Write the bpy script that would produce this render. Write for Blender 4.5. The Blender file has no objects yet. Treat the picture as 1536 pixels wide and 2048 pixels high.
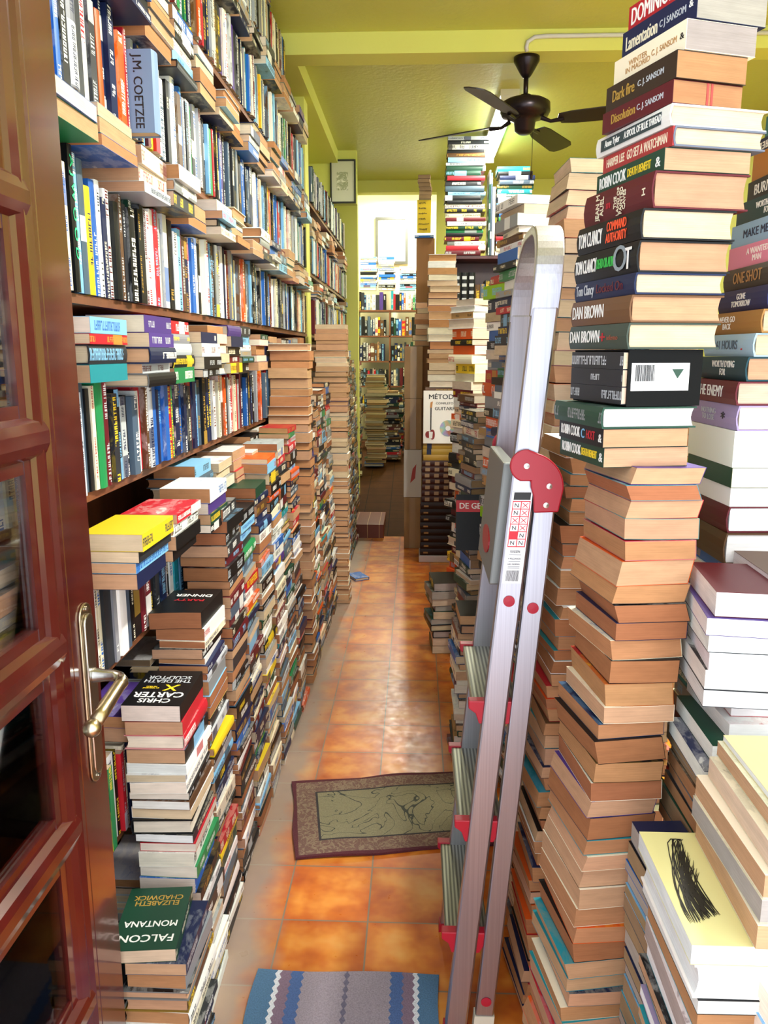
import bpy, math, random
from mathutils import Matrix, Vector
import array

PI = math.pi
scene = bpy.context.scene
LINK = scene.collection.objects.link
KEEP = set()         # the books that show largest are objects of their own, the rest are one mass of books
for _q in ('''38,154-155,180,182-190,192,197,199-201,312-314,340-344,354-357,359,362-364,373,477-480,485-489,491-493,496-497,499-501,505,509,518,569,582-585,587-591,
594-595,597,599,601,603,605,609,612,614-616,618,621,623-624,629,639-640,651,719-731,734-736,746,748,822,824-835,837-838,840-842,845-847,853,857,859,
862,865,867-869,874,877,886,894,900,902,916,932,950-961,963-967,970-971,975-976,992,1029-1034,1036,1038,1040-1042,1051-1052,1054-1057,1060,1062-1063,
1067,1069,1071,1075-1076,1078,1085,1087,1130,1146,1171,1174-1176,1180,1182-1186,1189-1192,1197,1204-1205,1210,1214,1219,1230,1305-1306,1308,1310-1311,
1313,1315-1316,1325,1329-1330,1339,1342,1349,1351,1356,1358,1360,1362,1373,1377,1419,1423,1427,1431,1552,1554,1569,1807,2038,2128,2130-2136,2141,2146,
2149-2165,2168-2169,2174-2175,2179,2183,2186,2192-2201,2212,2217,2219-2221,2226-2227,2230,2232-2237,2242,2246,2252-2254,2257,2272,2282,2285,2290,
2295-2296,2299,2301,2311,2314-2315,2317-2318,2323,2337,2351-2352,2355-2356,2377,2382-2383,2387,2398-2399,2415,2422,2439,2442,2444,2446-2447,2449-2450,
2453,2459,2464,2468,2471,2474-2482,2718,2723,2726,2734,2739,2754,2759,2764,2769,3377,3383,3385-3436,3478-3494,3501,3503,3507,3509-3511,3513-3514,3517,
3519-3522,3525-3530,3532-3542,3580-3583,3590-3594,3663-3664,3666,3669-3678,3717,3723,3725-3737,3750,3766,3768-3769,3771-3772,3775-3776,3882,3884-3886,
3897,3903,3906-3907,3941,3943,3953,3988-3989,3997,4003-4004,4009-4010,4055,4074,4079-4080,4082,4091-4096,4098,4854-4873,4880-4881,4885,4888-4889,
4894-4896,4901,4918-4921,4960-4986,4999-5008,5052,5059,5086,5098,5168,5244,5279''').replace('\n', '').split(','):
    _a = _q.split('-'); KEEP.update(range(int(_a[0]), int(_a[-1])+1))

# ------------------------------------------------------------------ colours
def lin(h):
    h = h.lstrip('#')
    c = [int(h[i:i+2], 16)/255 for i in (0, 2, 4)]
    return tuple(x/12.92 if x <= .04045 else ((x+.055)/1.055)**2.4 for x in c)
COL = {k: lin(v) for k, v in {
    'white': 'f2f1ec', 'cream': 'e9dfc2', 'black': '0e0f12', 'charcoal': '2a2c31', 'navy': '142045', 'blue': '2460b0',
    'sky blue': '7fb8e0', 'teal': '1f8a96', 'turquoise': '28b7b0', 'green': '23804a', 'dark green': '17402f', 'lime green': '8fc41e',
    'red': 'b81f2c', 'maroon': '5e1620', 'orange': 'd9571c', 'yellow': 'ecca28', 'purple': '4c3580', 'pink': 'd889a6',
    'brown': '5c3f28', 'tan': 'b58a58', 'grey': '8d9094', 'silver': 'b9bdc2', 'pale yellow': 'e6da9a', 'lilac': '9a8cb4', 'gold': 'b08b3a',
    'slate': '4a5c6e'}.items()}
PG = {k: lin(v) for k, v in {'tan': 'ba855b', 'rusty': 'a96d49', 'buff': 'c79b77', 'cream': 'd8bfa0', 'ivory': 'e4d6c3', 'white': 'ebe9e6', 'dusty': 'a08464', 'grey': 'ada196'}.items()}

# ------------------------------------------------------------------ node helper
def mat(name, base=(.8, .8, .8), rough=.5, metal=0., build=None, spec=.5):
    m = bpy.data.materials.new(name); m.use_nodes = True
    nt = m.node_tree; b = nt.nodes['Principled BSDF']
    b.inputs['Base Color'].default_value = (*base, 1); b.inputs['Roughness'].default_value = rough
    b.inputs['Metallic'].default_value = metal; b.inputs['Specular IOR Level'].default_value = spec
    if build: build(N(nt), b)
    return m
class N:
    def __init__(s, nt): s.nt = nt
    def new(s, t, **kw):
        n = s.nt.nodes.new(t)
        for k, v in kw.items(): setattr(n, k, v)
        return n
    def link(s, a, b): s.nt.links.new(a, b)
    def val(s, sock, v):
        if isinstance(v, (int, float)): sock.default_value = v
        elif isinstance(v, tuple): sock.default_value = v if len(v) == len(sock.default_value) else (*v, 1)
        else: s.link(v, sock)
    def math(s, op, a, b=0., c=0., clamp=False):
        n = s.new('ShaderNodeMath', operation=op, use_clamp=clamp)
        s.val(n.inputs[0], a); s.val(n.inputs[1], b); s.val(n.inputs[2], c); return n.outputs[0]
    def mix(s, f, a, b, blend='MIX'):
        n = s.new('ShaderNodeMix', data_type='RGBA', blend_type=blend)
        s.val(n.inputs[0], f); s.val(n.inputs[6], a); s.val(n.inputs[7], b); return n.outputs[2]
    def attr(s, name): return s.new('ShaderNodeAttribute', attribute_name=name)
    def obj(s): return s.new('ShaderNodeTexCoord').outputs['Object']
    def sep(s, v): n = s.new('ShaderNodeSeparateXYZ'); s.link(v, n.inputs[0]); return n.outputs
    def comb(s, x, y, z=0.):
        n = s.new('ShaderNodeCombineXYZ'); s.val(n.inputs[0], x); s.val(n.inputs[1], y); s.val(n.inputs[2], z); return n.outputs[0]
    def noise(s, vec, scale=5., detail=2., rough=.5, out=0, dist=0.):
        n = s.new('ShaderNodeTexNoise'); s.link(vec, n.inputs['Vector'])
        n.inputs['Scale'].default_value = scale; n.inputs['Detail'].default_value = detail; n.inputs['Roughness'].default_value = rough
        n.inputs['Distortion'].default_value = dist
        return n.outputs[out]
    def ramp(s, f, stops, interp='LINEAR'):
        n = s.new('ShaderNodeValToRGB'); s.link(f, n.inputs[0]); n.color_ramp.interpolation = interp
        e = n.color_ramp.elements
        while len(e) < len(stops): e.new(.5)
        for q, (p, c) in zip(e, stops): q.position = p; q.color = (*c, 1) if len(c) == 3 else c
        return n.outputs[0]
    def bump(s, h, b, strength=.3, dist=.01):
        n = s.new('ShaderNodeBump'); n.inputs['Strength'].default_value = strength; n.inputs['Distance'].default_value = dist
        s.link(h, n.inputs['Height']); s.link(n.outputs[0], b.inputs['Normal'])

# book materials: colours come from face attributes of each book's mesh
def b_board(n, b):
    col, acc, rnd = n.attr('col').outputs['Color'], n.attr('acc').outputs['Color'], n.attr('rnd').outputs['Fac']
    uv = n.new('ShaderNodeUVMap').outputs[0]
    sx = n.sep(uv)
    off = n.math('MULTIPLY', rnd, 91.)
    big = n.noise(n.comb(n.math('MULTIPLY_ADD', sx[0], 14., off), n.math('MULTIPLY', sx[1], 3.5), off), 1., 6., .62, dist=.5)
    art = n.math('MULTIPLY', n.sep(n.ramp(big, [(.46, (0, 0, 0)), (.54, (.35, .35, .35)), (.6, (.25, .25, .25)), (.66, (1, 1, 1))]))[0], n.math('GREATER_THAN', n.math('FRACT', n.math('MULTIPLY', rnd, 7.)), .45))
    c = n.mix(n.math('MULTIPLY', art, .6), col, acc)
    n.link(c, b.inputs['Base Color'])
def b_spine(n, b):
    col, acc, rnd = n.attr('col').outputs['Color'], n.attr('acc').outputs['Color'], n.attr('rnd').outputs['Fac']
    uv = n.new('ShaderNodeUVMap').outputs[0]
    sx = n.sep(uv)
    off = n.math('MULTIPLY', rnd, 91.)
    f7 = n.math('FRACT', n.math('MULTIPLY', rnd, 7.))
    lo = n.math('MULTIPLY_ADD', f7, .14, .18)
    word = n.math('GREATER_THAN', n.noise(n.comb(n.math('MULTIPLY_ADD', sx[0], 15., off), off), 1., 0.), .48)
    # a row of letter-like glyphs built from upright and level strokes
    cu = n.math('MULTIPLY_ADD', sx[0], n.math('MULTIPLY_ADD', n.math('FRACT', n.math('MULTIPLY', rnd, 29.)), 70., 75.), off)
    fx = n.math('FRACT', cu)
    fy = n.math('DIVIDE', n.math('ADD', n.math('SUBTRACT', sx[1], .5), lo), n.math('MULTIPLY', lo, 2.))
    wn = n.new('ShaderNodeTexWhiteNoise', noise_dimensions='2D'); n.link(n.comb(n.math('FLOOR', cu), off), wn.inputs['Vector'])
    h = n.sep(wn.outputs['Color']); h4 = wn.outputs['Value']
    LT = lambda x, y: n.math('LESS_THAN', x, y)
    NEAR = lambda x, c, w: n.math('LESS_THAN', n.math('ABSOLUTE', n.math('SUBTRACT', x, c)), w)
    AND = lambda x, y: n.math('MULTIPLY', x, y)
    OR = lambda *q: q[0] if len(q) == 1 else n.math('MAXIMUM', q[0], OR(*q[1:]))
    strokes = AND(OR(AND(NEAR(fx, .16, .13), LT(h[0], .8)), AND(NEAR(fx, .64, .13), LT(h[1], .6)), AND(NEAR(fx, .4, .12), LT(.82, h[0])),
                     AND(NEAR(fy, .9, .1), LT(h[2], .55)), AND(NEAR(fy, .5, .09), LT(h4, .5)), AND(NEAR(fy, .1, .1), LT(.5, h[2]))), LT(fx, .78))
    band = n.math('LESS_THAN', n.math('ABSOLUTE', n.math('SUBTRACT', sx[1], .5)), lo)
    txt = n.math('MULTIPLY', n.math('MULTIPLY', word, strokes), band)
    has = n.math('LESS_THAN', n.math('FRACT', n.math('MULTIPLY', rnd, 13.)), .8)
    # one block of the second colour on some spines
    blk = n.math('MULTIPLY', n.math('GREATER_THAN', n.noise(n.comb(n.math('MULTIPLY_ADD', sx[0], 7., off), 0.), 1., 0.), .6),
                 n.math('GREATER_THAN', n.math('FRACT', n.math('MULTIPLY', rnd, 17.)), .7))
    c = n.mix(n.math('MULTIPLY', blk, .8), col, acc)
    c = n.mix(n.math('MULTIPLY', txt, has), c, acc)
    n.link(c, b.inputs['Base Color'])
def b_pages(n, b):
    col, rnd = n.attr('col').outputs['Color'], n.attr('rnd').outputs['Fac']
    uv = n.new('ShaderNodeUVMap').outputs[0]; sx = n.sep(uv)
    v = n.noise(n.comb(n.math('MULTIPLY', sx[0], 6.), n.math('MULTIPLY', sx[1], 1500.), n.math('MULTIPLY', rnd, 50.)), 1., 2., .6)
    w = n.noise(n.comb(n.math('MULTIPLY', sx[0], 18.), n.math('MULTIPLY', sx[1], 60.), n.math('MULTIPLY', rnd, 80.)), 1., 3., .6)
    k = n.math('ADD', n.math('MULTIPLY_ADD', v, .5, .58), n.math('MULTIPLY_ADD', w, .36, -.16))
    c = n.mix(1., col, n.comb(k, k, k), 'MULTIPLY')
    n.link(c, b.inputs['Base Color'])
M_BOARD = mat('book_board', rough=.42, build=b_board, spec=.3)
M_SPINE = mat('book_spine', rough=.42, build=b_spine, spec=.3)
M_PLAIN = mat('book_spine_plain', rough=.42, spec=.25, build=lambda n, b: n.link(n.attr('col').outputs['Color'], b.inputs['Base Color']))
M_PAGES = mat('page_edges', rough=.85, build=b_pages, spec=.2)

_ink = {}
def ink(rgb, rough=.5):
    k = tuple(round(c, 3) for c in rgb)
    if k not in _ink: _ink[k] = mat('print_%d' % len(_ink), rgb, rough)
    return _ink[k]

# ------------------------------------------------------------------ mesh helpers
def tagged(o, label=None, cat=None, group=None, kind=None):
    if label: o['label'] = label
    if cat: o['category'] = cat
    if group: o['group'] = group
    if kind: o['kind'] = kind
    return o
def mesh_obj(name, verts, faces, mats, parent=None, slots=None, smooth=False, M=None):
    me = bpy.data.meshes.new(name); me.from_pydata([tuple(v) for v in verts], [], faces); me.update()
    for m in (mats if isinstance(mats, (list, tuple)) else [mats]): me.materials.append(m)
    if slots: me.polygons.foreach_set('material_index', slots)
    if smooth: me.polygons.foreach_set('use_smooth', [True]*len(me.polygons))
    o = bpy.data.objects.new(name, me); LINK(o)
    if parent: o.parent = parent
    if M is not None: o.matrix_local = M
    return o
def empty(name, loc=(0, 0, 0), rz=0., label=None, cat=None, group=None):
    o = bpy.data.objects.new(name, None); LINK(o); o.location = loc; o.rotation_euler = (0, 0, rz); o.empty_display_size = .05
    return tagged(o, label, cat, group)
class MB:
    """collects shapes that become one mesh"""
    def __init__(s): s.v = []; s.f = []
    def add(s, vs, fs):
        b = len(s.v); s.v += [Vector(v) for v in vs]; s.f += [tuple(b+i for i in f) for f in fs]; return s
    def box(s, x0, x1, y0, y1, z0, z1):
        return s.add([(x0, y0, z0), (x1, y0, z0), (x1, y1, z0), (x0, y1, z0), (x0, y0, z1), (x1, y0, z1), (x1, y1, z1), (x0, y1, z1)],
                     [(0, 3, 2, 1), (4, 5, 6, 7), (0, 1, 5, 4), (1, 2, 6, 5), (2, 3, 7, 6), (3, 0, 4, 7)])
    def prism(s, poly, h0, h1, axis='z'):
        n = len(poly)
        P = {'z': lambda a, b, h: (a, b, h), 'x': lambda a, b, h: (h, a, b), 'y': lambda a, b, h: (a, h, b)}[axis]
        vs = [P(a, b, h0) for a, b in poly]+[P(a, b, h1) for a, b in poly]
        fs = [tuple(range(n-1, -1, -1)), tuple(range(n, 2*n))]+[(i, (i+1) % n, n+(i+1) % n, n+i) for i in range(n)]
        return s.add(vs, fs)
    def lathe(s, prof, seg=24, c=(0, 0, 0)):
        vs = []; fs = []; n = len(prof)
        for i in range(seg):
            a = 2*PI*i/seg
            for r, z in prof: vs.append((c[0]+r*math.cos(a), c[1]+r*math.sin(a), c[2]+z))
        for i in range(seg):
            j = (i+1) % seg
            for k in range(n-1): fs.append((i*n+k, j*n+k, j*n+k+1, i*n+k+1))
        fs.append(tuple(i*n for i in range(seg-1, -1, -1))); fs.append(tuple(i*n+n-1 for i in range(seg)))
        return s.add(vs, fs)
    def tube(s, pts, r, seg=12):
        pts = [Vector(p) for p in pts]; rs = r if isinstance(r, (list, tuple)) else [r]*len(pts)
        vs = []; fs = []; up = None
        for i, p in enumerate(pts):
            d = (pts[min(i+1, len(pts)-1)]-pts[max(i-1, 0)]).normalized()
            if up is None: up = d.orthogonal().normalized()
            up = (up-d*up.dot(d)).normalized(); sd = d.cross(up)
            for k in range(seg):
                a = 2*PI*k/seg; vs.append(p+(up*math.cos(a)+sd*math.sin(a))*rs[i])
        for i in range(len(pts)-1):
            for k in range(seg):
                l = (k+1) % seg; fs.append((i*seg+k, i*seg+l, (i+1)*seg+l, (i+1)*seg+k))
        fs.append(tuple(range(seg-1, -1, -1))); fs.append(tuple((len(pts)-1)*seg+k for k in range(seg)))
        return s.add(vs, fs)
    def ribbon(s, prof_y, x0, x1, z): return s
    def build(s, name, m, parent=None, smooth=False, M=None, bevel=0.):
        o = mesh_obj(name, s.v, s.f, m, parent, None, smooth, M)
        if bevel:
            bv = o.modifiers.new('edge', 'BEVEL'); bv.width = bevel; bv.segments = 2; bv.limit_method = 'ANGLE'
        return o
def box_obj(name, x0, x1, y0, y1, z0, z1, m, parent=None, kind=None, bevel=0.):
    o = MB().box(x0, x1, y0, y1, z0, z1).build(name, m, parent, bevel=bevel)
    if kind: o['kind'] = kind
    return o

FIT = []
def lettering(parent, string, M, size, color, width=None, name='lettering', depth=.0003, spacing=1.):
    cu = bpy.data.curves.new(name, 'FONT'); cu.body = string; cu.size = size; cu.extrude = depth; cu.align_x = 'CENTER'; cu.align_y = 'CENTER'
    cu.space_line = .85; cu.space_character = spacing; cu.resolution_u = 3
    cu.materials.append(ink(color)); o = bpy.data.objects.new(name, cu); LINK(o)
    o.parent = parent; o.matrix_local = M
    FIT.append((o, width))
    return o
def frame(origin, xd, yd):
    xd = Vector(xd).normalized(); yd = Vector(yd).normalized(); z = xd.cross(yd)
    return Matrix(((xd[0], yd[0], z[0], origin[0]), (xd[1], yd[1], z[1], origin[1]), (xd[2], yd[2], z[2], origin[2]), (0, 0, 0, 1)))

# ------------------------------------------------------------------ books
def book_geo(kind, w, h, t, bend, skew):
    hb = kind == 'hb'
    bt = .0028 if hb else .0007
    ov = .0035 if hb else .0004
    nb = 3 if bend else 1
    ns = 4 if hb else 1
    bul = .10*t if hb else 0.
    bul = min(bul, .005)
    def D(x, z): return (x+skew*(z/t-.5), z+bend*(max(x, 0)/w)**2)
    out = []; inn = []
    for i in range(nb): x = w*(1-i/nb); out.append((x, 0)); inn.append((x, bt))
    for k in range(ns+1):
        f = k/ns; out.append((-bul*math.sin(PI*f), t*f)); inn.append((bt-bul*math.sin(PI*f), bt+(t-2*bt)*f))
    for i in range(nb): x = w*(i+1)/nb; out.append((x, t)); inn.append((x, t-bt))
    n = len(out); vs = []; fs = []; sl = []; uv = []
    for pl in (out, inn):
        for y in (-h/2, h/2):
            for x, z in pl: X, Z = D(x, z); vs.append((X, y, Z))
    O0, O1, I0, I1 = 0, n, 2*n, 3*n
    for i in range(n-1):
        sp = nb <= i < nb+ns
        fs.append((O0+i, O0+i+1, O1+i+1, O1+i)); sl.append(1 if sp else 0)
        if sp: f0, f1 = (i-nb)/ns, (i+1-nb)/ns
        else: f0, f1 = [out[j][0]/w for j in (i, i+1)]
        uv += [(-h/2, f0), (-h/2, f1), (h/2, f1), (h/2, f0)]
        fs.append((I0+i+1, I0+i, I1+i, I1+i+1)); sl.append(0); uv += [(0, 0)]*4
        fs.append((O0+i, I0+i, I0+i+1, O0+i+1)); sl.append(0); uv += [(0, 0)]*4
        fs.append((O1+i+1, I1+i+1, I1+i, O1+i)); sl.append(0); uv += [(0, 0)]*4
    for i in (0, n-1):
        q = (O0+i, O1+i, I1+i, I0+i)
        fs.append(q if i == 0 else q[::-1]); sl.append(0); uv += [(0, 0)]*4
    cover = (vs, fs, sl, uv)
    g = .0002
    prof = [];
    for i in range(nb+1): prof.append((bt+g+(w-ov-bt-g)*i/nb, bt+g))
    if hb:
        for f in (.2, .5, .8): prof.append((w-ov-.0045*math.sin(PI*f), bt+(t-2*bt)*f))
    for i in range(nb, -1, -1): prof.append((bt+g+(w-ov-bt-g)*i/nb, t-bt-g))
    m = len(prof); hh = h/2-ov
    vs = []; 
    for y in (-hh, hh):
        for x, z in prof: X, Z = D(x, z); vs.append((X, y, Z))
    fs = [tuple(range(m)), tuple(range(2*m-1, m-1, -1))]
    uv = [(x, z) for x, z in prof]+[(x, z) for x, z in prof[::-1]]
    for i in range(m):
        j = (i+1) % m
        fs.append((i, m+i, m+j, j)); uv += [(-hh, prof[i][1]), (hh, prof[i][1]), (hh, prof[j][1]), (-hh, prof[j][1])]
    return cover, (vs, fs, [2]*len(fs), uv)

BOOKS = []
def book(kind, w, h, t, M, cov, acc, pg, where, label=None, texts=(), bend=0., skew=0., group=None, must=False, plain=False, extra=None, name=None):
    BOOKS.append(dict(kind=kind, w=w, h=h, t=t, M=M, cov=cov, acc=acc, pg=pg, where=where, label=label, texts=texts, bend=bend, skew=skew,
                      group=group, must=must or bool(texts) or bool(extra), plain=plain, extra=extra, name=name))
    return BOOKS[-1]
def jit(c, r, a=.12):
    k = 1+r.uniform(-a, a); return tuple(min(1, x*k*(1+r.uniform(-.04, .04))) for x in c)
def cvt(c): return COL[c] if isinstance(c, str) else c

def attrs(me, fs_col, fs_acc, fs_rnd):
    for nm, data in (('col', fs_col), ('acc', fs_acc)):
        a = me.attributes.new(nm, 'FLOAT_COLOR', 'FACE'); a.data.foreach_set('color', data)
    a = me.attributes.new('rnd', 'FLOAT', 'FACE'); a.data.foreach_set('value', fs_rnd)

NAMES = {'pb': 'paperback_book', 'hb': 'hardcover_book', 'bv': 'bound_volume'}
def emit_book(i, b):
    r = random.Random(i*7919+13)
    c, a, p = jit(cvt(b['cov']), r), cvt(b['acc']), jit(PG[b['pg']], r, .08)
    rnd = r.random()
    nm = b['name'] or NAMES[b['kind']]
    geo = book_geo('pb' if b['kind'] == 'pb' else 'hb', b['w'], b['h'], b['t'], b['bend'], b['skew'])
    objs = []
    for gi, (vs, fs, sl, uv) in enumerate(geo):
        me = bpy.data.meshes.new(nm if gi == 0 else 'page_block'); me.from_pydata(vs, [], fs)
        if gi == 0:
            me.materials.append(M_BOARD if not b['plain'] else M_PLAIN); me.materials.append(M_PLAIN if b['plain'] else M_SPINE)
            me.polygons.foreach_set('material_index', sl)
        else: me.materials.append(M_PAGES)
        ul = me.uv_layers.new(name='UVMap'); ul.data.foreach_set('uv', [x for q in uv for x in q])
        k = len(fs); cc = c if gi == 0 else p
        attrs(me, [*cc, 1.]*k, [*a, 1.]*k, [rnd]*k)
        o = bpy.data.objects.new(nm if gi == 0 else 'page_block', me); LINK(o); objs.append(o)
        if gi == 0: o.matrix_world = b['M']
        else: o.parent = objs[0]
    o = objs[0]
    o['label'] = b['label'] or make_label(b); o['category'] = 'book'
    if b['group']: o['group'] = b['group']
    w, h, t = b['w'], b['h'], b['t']; e = .0004; bul = min(.1*t, .005) if b['kind'] != 'pb' else 0
    for T in b['texts']:
        face = T.get('face', 'spine'); rot = T.get('rot', 0)
        if face == 'spine':      # u: position along the spine from head (0) to tail (1); v: 0 bottom .. 1 top
            u, v = T.get('u', .5), T.get('v', .5)
            org = (-bul-e, h/2-u*h, v*t); xd, yd = Vector((0, -1, 0)), Vector((0, 0, 1))
        elif face == 'front':    # u across from spine to fore-edge, v from tail to head
            u, v = T.get('u', .5), T.get('v', .5)
            org = (u*w, -h/2+v*h, t+e); xd, yd = Vector((1, 0, 0)), Vector((0, 1, 0))
        elif face == 'tail':
            u, v = T.get('u', .5), T.get('v', .5)
            org = (u*w, -h/2-e, v*t); xd, yd = Vector((1, 0, 0)), Vector((0, 0, 1))
        if rot:
            z = xd.cross(yd); R = Matrix.Rotation(rot, 3, z); xd, yd = R @ xd, R @ yd
        lettering(o, T['s'], frame(org, xd, yd), T['size'], cvt(T.get('c', 'white')), T.get('w'), T.get('name', 'title_lettering'))
    if b['extra']: b['extra'](o, b)
    return o

def ordn(k):
    W = 'first second third fourth fifth sixth seventh eighth ninth tenth eleventh twelfth'.split()
    if k <= 12: return W[k-1]
    return '%d%s' % (k, 'th' if 10 <= k % 100 <= 20 else {1: 'st', 2: 'nd', 3: 'rd'}.get(k % 10, 'th'))
KW = {'pb': 'paperback', 'hb': 'hardcover', 'bv': 'leather-bound volume'}
def make_label(b):
    look = b.get('look', 's')
    c = b['cov'] if isinstance(b['cov'], str) else min(COL, key=lambda k: sum((x-y)**2 for x, y in zip(COL[k], b['cov'])))
    if look == 'p': return '%s-paged %s, %s' % ({'rusty': 'brown', 'dusty': 'dull-brown'}.get(b['pg'], b['pg']), KW[b['kind']], b['where'])
    return '%s %s%s %s' % (c, KW[b['kind']], '' if look == 'u' else ',', b['where'])

# placing a lying book by its visible near corner
MODES = {'SL': (0, lambda w, h: (0, -h/2)), 'FL': (PI, lambda w, h: (w, h/2)), 'SR': (PI, lambda w, h: (0, h/2)), 'FR': (0, lambda w, h: (w, -h/2)),
         'SC': (PI/2, lambda w, h: (0, h/2)), 'FC': (-PI/2, lambda w, h: (w, -h/2)), 'SCR': (PI/2, lambda w, h: (0, -h/2)), 'FCR': (-PI/2, lambda w, h: (w, h/2)),
         'TL': (PI/2, lambda w, h: (w, h/2))}
def lying(mode, x, y, z, rot, w, h, pitch=0., roll=0.):
    base, cf = MODES[mode]; cx, cy = cf(w, h)
    return Matrix.Translation((x, y, z)) @ Matrix.Rotation(pitch, 4, 'X') @ Matrix.Rotation(base+rot, 4, 'Z') @ Matrix.Translation((-cx, -cy, 0))
def upright_aisle(x, y, z, h, lean=0.):      # spine faces +X; thickness runs along +Y from y
    R = Matrix(((-1, 0, 0, 0), (0, 0, 1, 0), (0, 1, 0, 0), (0, 0, 0, 1)))
    return Matrix.Translation((x, y, z)) @ Matrix.Rotation(lean, 4, 'X') @ R @ Matrix.Translation((0, h/2, 0))
def upright_front(x, y, z, h, lean=0.):      # spine faces -Y; thickness runs along +X from x
    R = Matrix(((0, 0, 1, 0), (1, 0, 0, 0), (0, 1, 0, 0), (0, 0, 0, 1)))
    return Matrix.Translation((x, y, z)) @ Matrix.Rotation(lean, 4, 'Y') @ R @ Matrix.Translation((0, h/2, 0))

GAP = .0006
def pile(name, mode, x, y, z0, specs, rot=0., lean=(0, 0), r=None, jx=.006, jy=.006, jr=.03, pitch=0., group=None):
    """specs from the bottom up; x, y is the near visible corner at z0; returns the top z"""
    r = r or random.Random(hash_(name)); z = z0; made = []
    for s in specs:
        md = s.get('mode', mode); w, h, t = s['w'], s['h'], s['t']
        xx = s['x'] if 'x' in s else x+lean[0]*(z-z0)+r.uniform(-jx, jx)
        yy = s['y'] if 'y' in s else y+lean[1]*(z-z0)+r.uniform(-jy, jy)
        rr = s['rot'] if 'rot' in s else rot+r.uniform(-jr, jr)
        b = book(s.get('kind', 'pb'), w, h, t, lying(md, xx, yy, z, rr, w, h, pitch), s['cov'], s['acc'], s['pg'], '', s.get('label'), s.get('texts', ()),
                 s.get('bend', 0.), s.get('skew', 0.), group, s.get('must', False), s.get('plain', False), s.get('extra'), s.get('name'))
        b['look'] = 's' if md in ('SL', 'SR', 'SC', 'SCR') else 'p'
        made.append(b); z += t+GAP
    n = len(made)
    for k, b in enumerate(made):
        q = n-k
        b['where'] = ('on top of %s' if q == 1 else ordn(q)+' from the top of %s') % name
    return z
def hash_(s):
    v = 7
    for ch in s: v = (v*131+ord(ch)) % 1000003
    return v

MIX_LEFT = ['white']*10+['black']*10+['navy']*5+['blue']*3+['sky blue']*3+['charcoal']*5+['red']*3+['maroon']*2+['cream']*5+['green']+['dark green']*2+['teal']+['orange']+['yellow']+['purple']+['brown']*2+['grey']*4+['slate']*3+['silver']*3
MIX_DARK = ['black']*5+['navy']*4+['brown']*4+['maroon']*3+['dark green']*3+['charcoal']*4+['slate']*2+['grey']*2+['cream']*2+['red']+['blue']+['tan']*2
def accent(c, r):
    if c in ('white', 'cream', 'silver', 'pale yellow', 'sky blue', 'yellow', 'pink', 'tan'): return r.choice(['black', 'navy', 'red', 'blue', 'charcoal', 'maroon'])
    return r.choice(['white', 'white', 'white', 'cream', 'yellow', 'silver', 'gold', 'sky blue'])
def rspec(r, pal=MIX_LEFT, pgs=('tan', 'buff', 'cream', 'rusty'), kind=None, wr=(.122, .138), hr=(.19, .204), tr=(.018, .042)):
    c = r.choice(pal); k = kind or ('hb' if r.random() < .2 else 'pb')
    s = dict(kind=k, w=r.uniform(*wr), h=r.uniform(*hr), t=r.uniform(*tr), cov=c, acc=accent(c, r), pg=r.choice(pgs))
    if k == 'hb': s['w'] += .012; s['h'] += .012
    return s
def fill_specs(r, height, **kw):
    out = []; z = 0
    while z < height:
        s = rspec(r, **kw); out.append(s); z += s['t']+GAP
    k = (height-len(out)*GAP)/max(.01, z-len(out)*GAP)
    for s in out: s['t'] *= k
    return out
#LAYOUT

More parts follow.
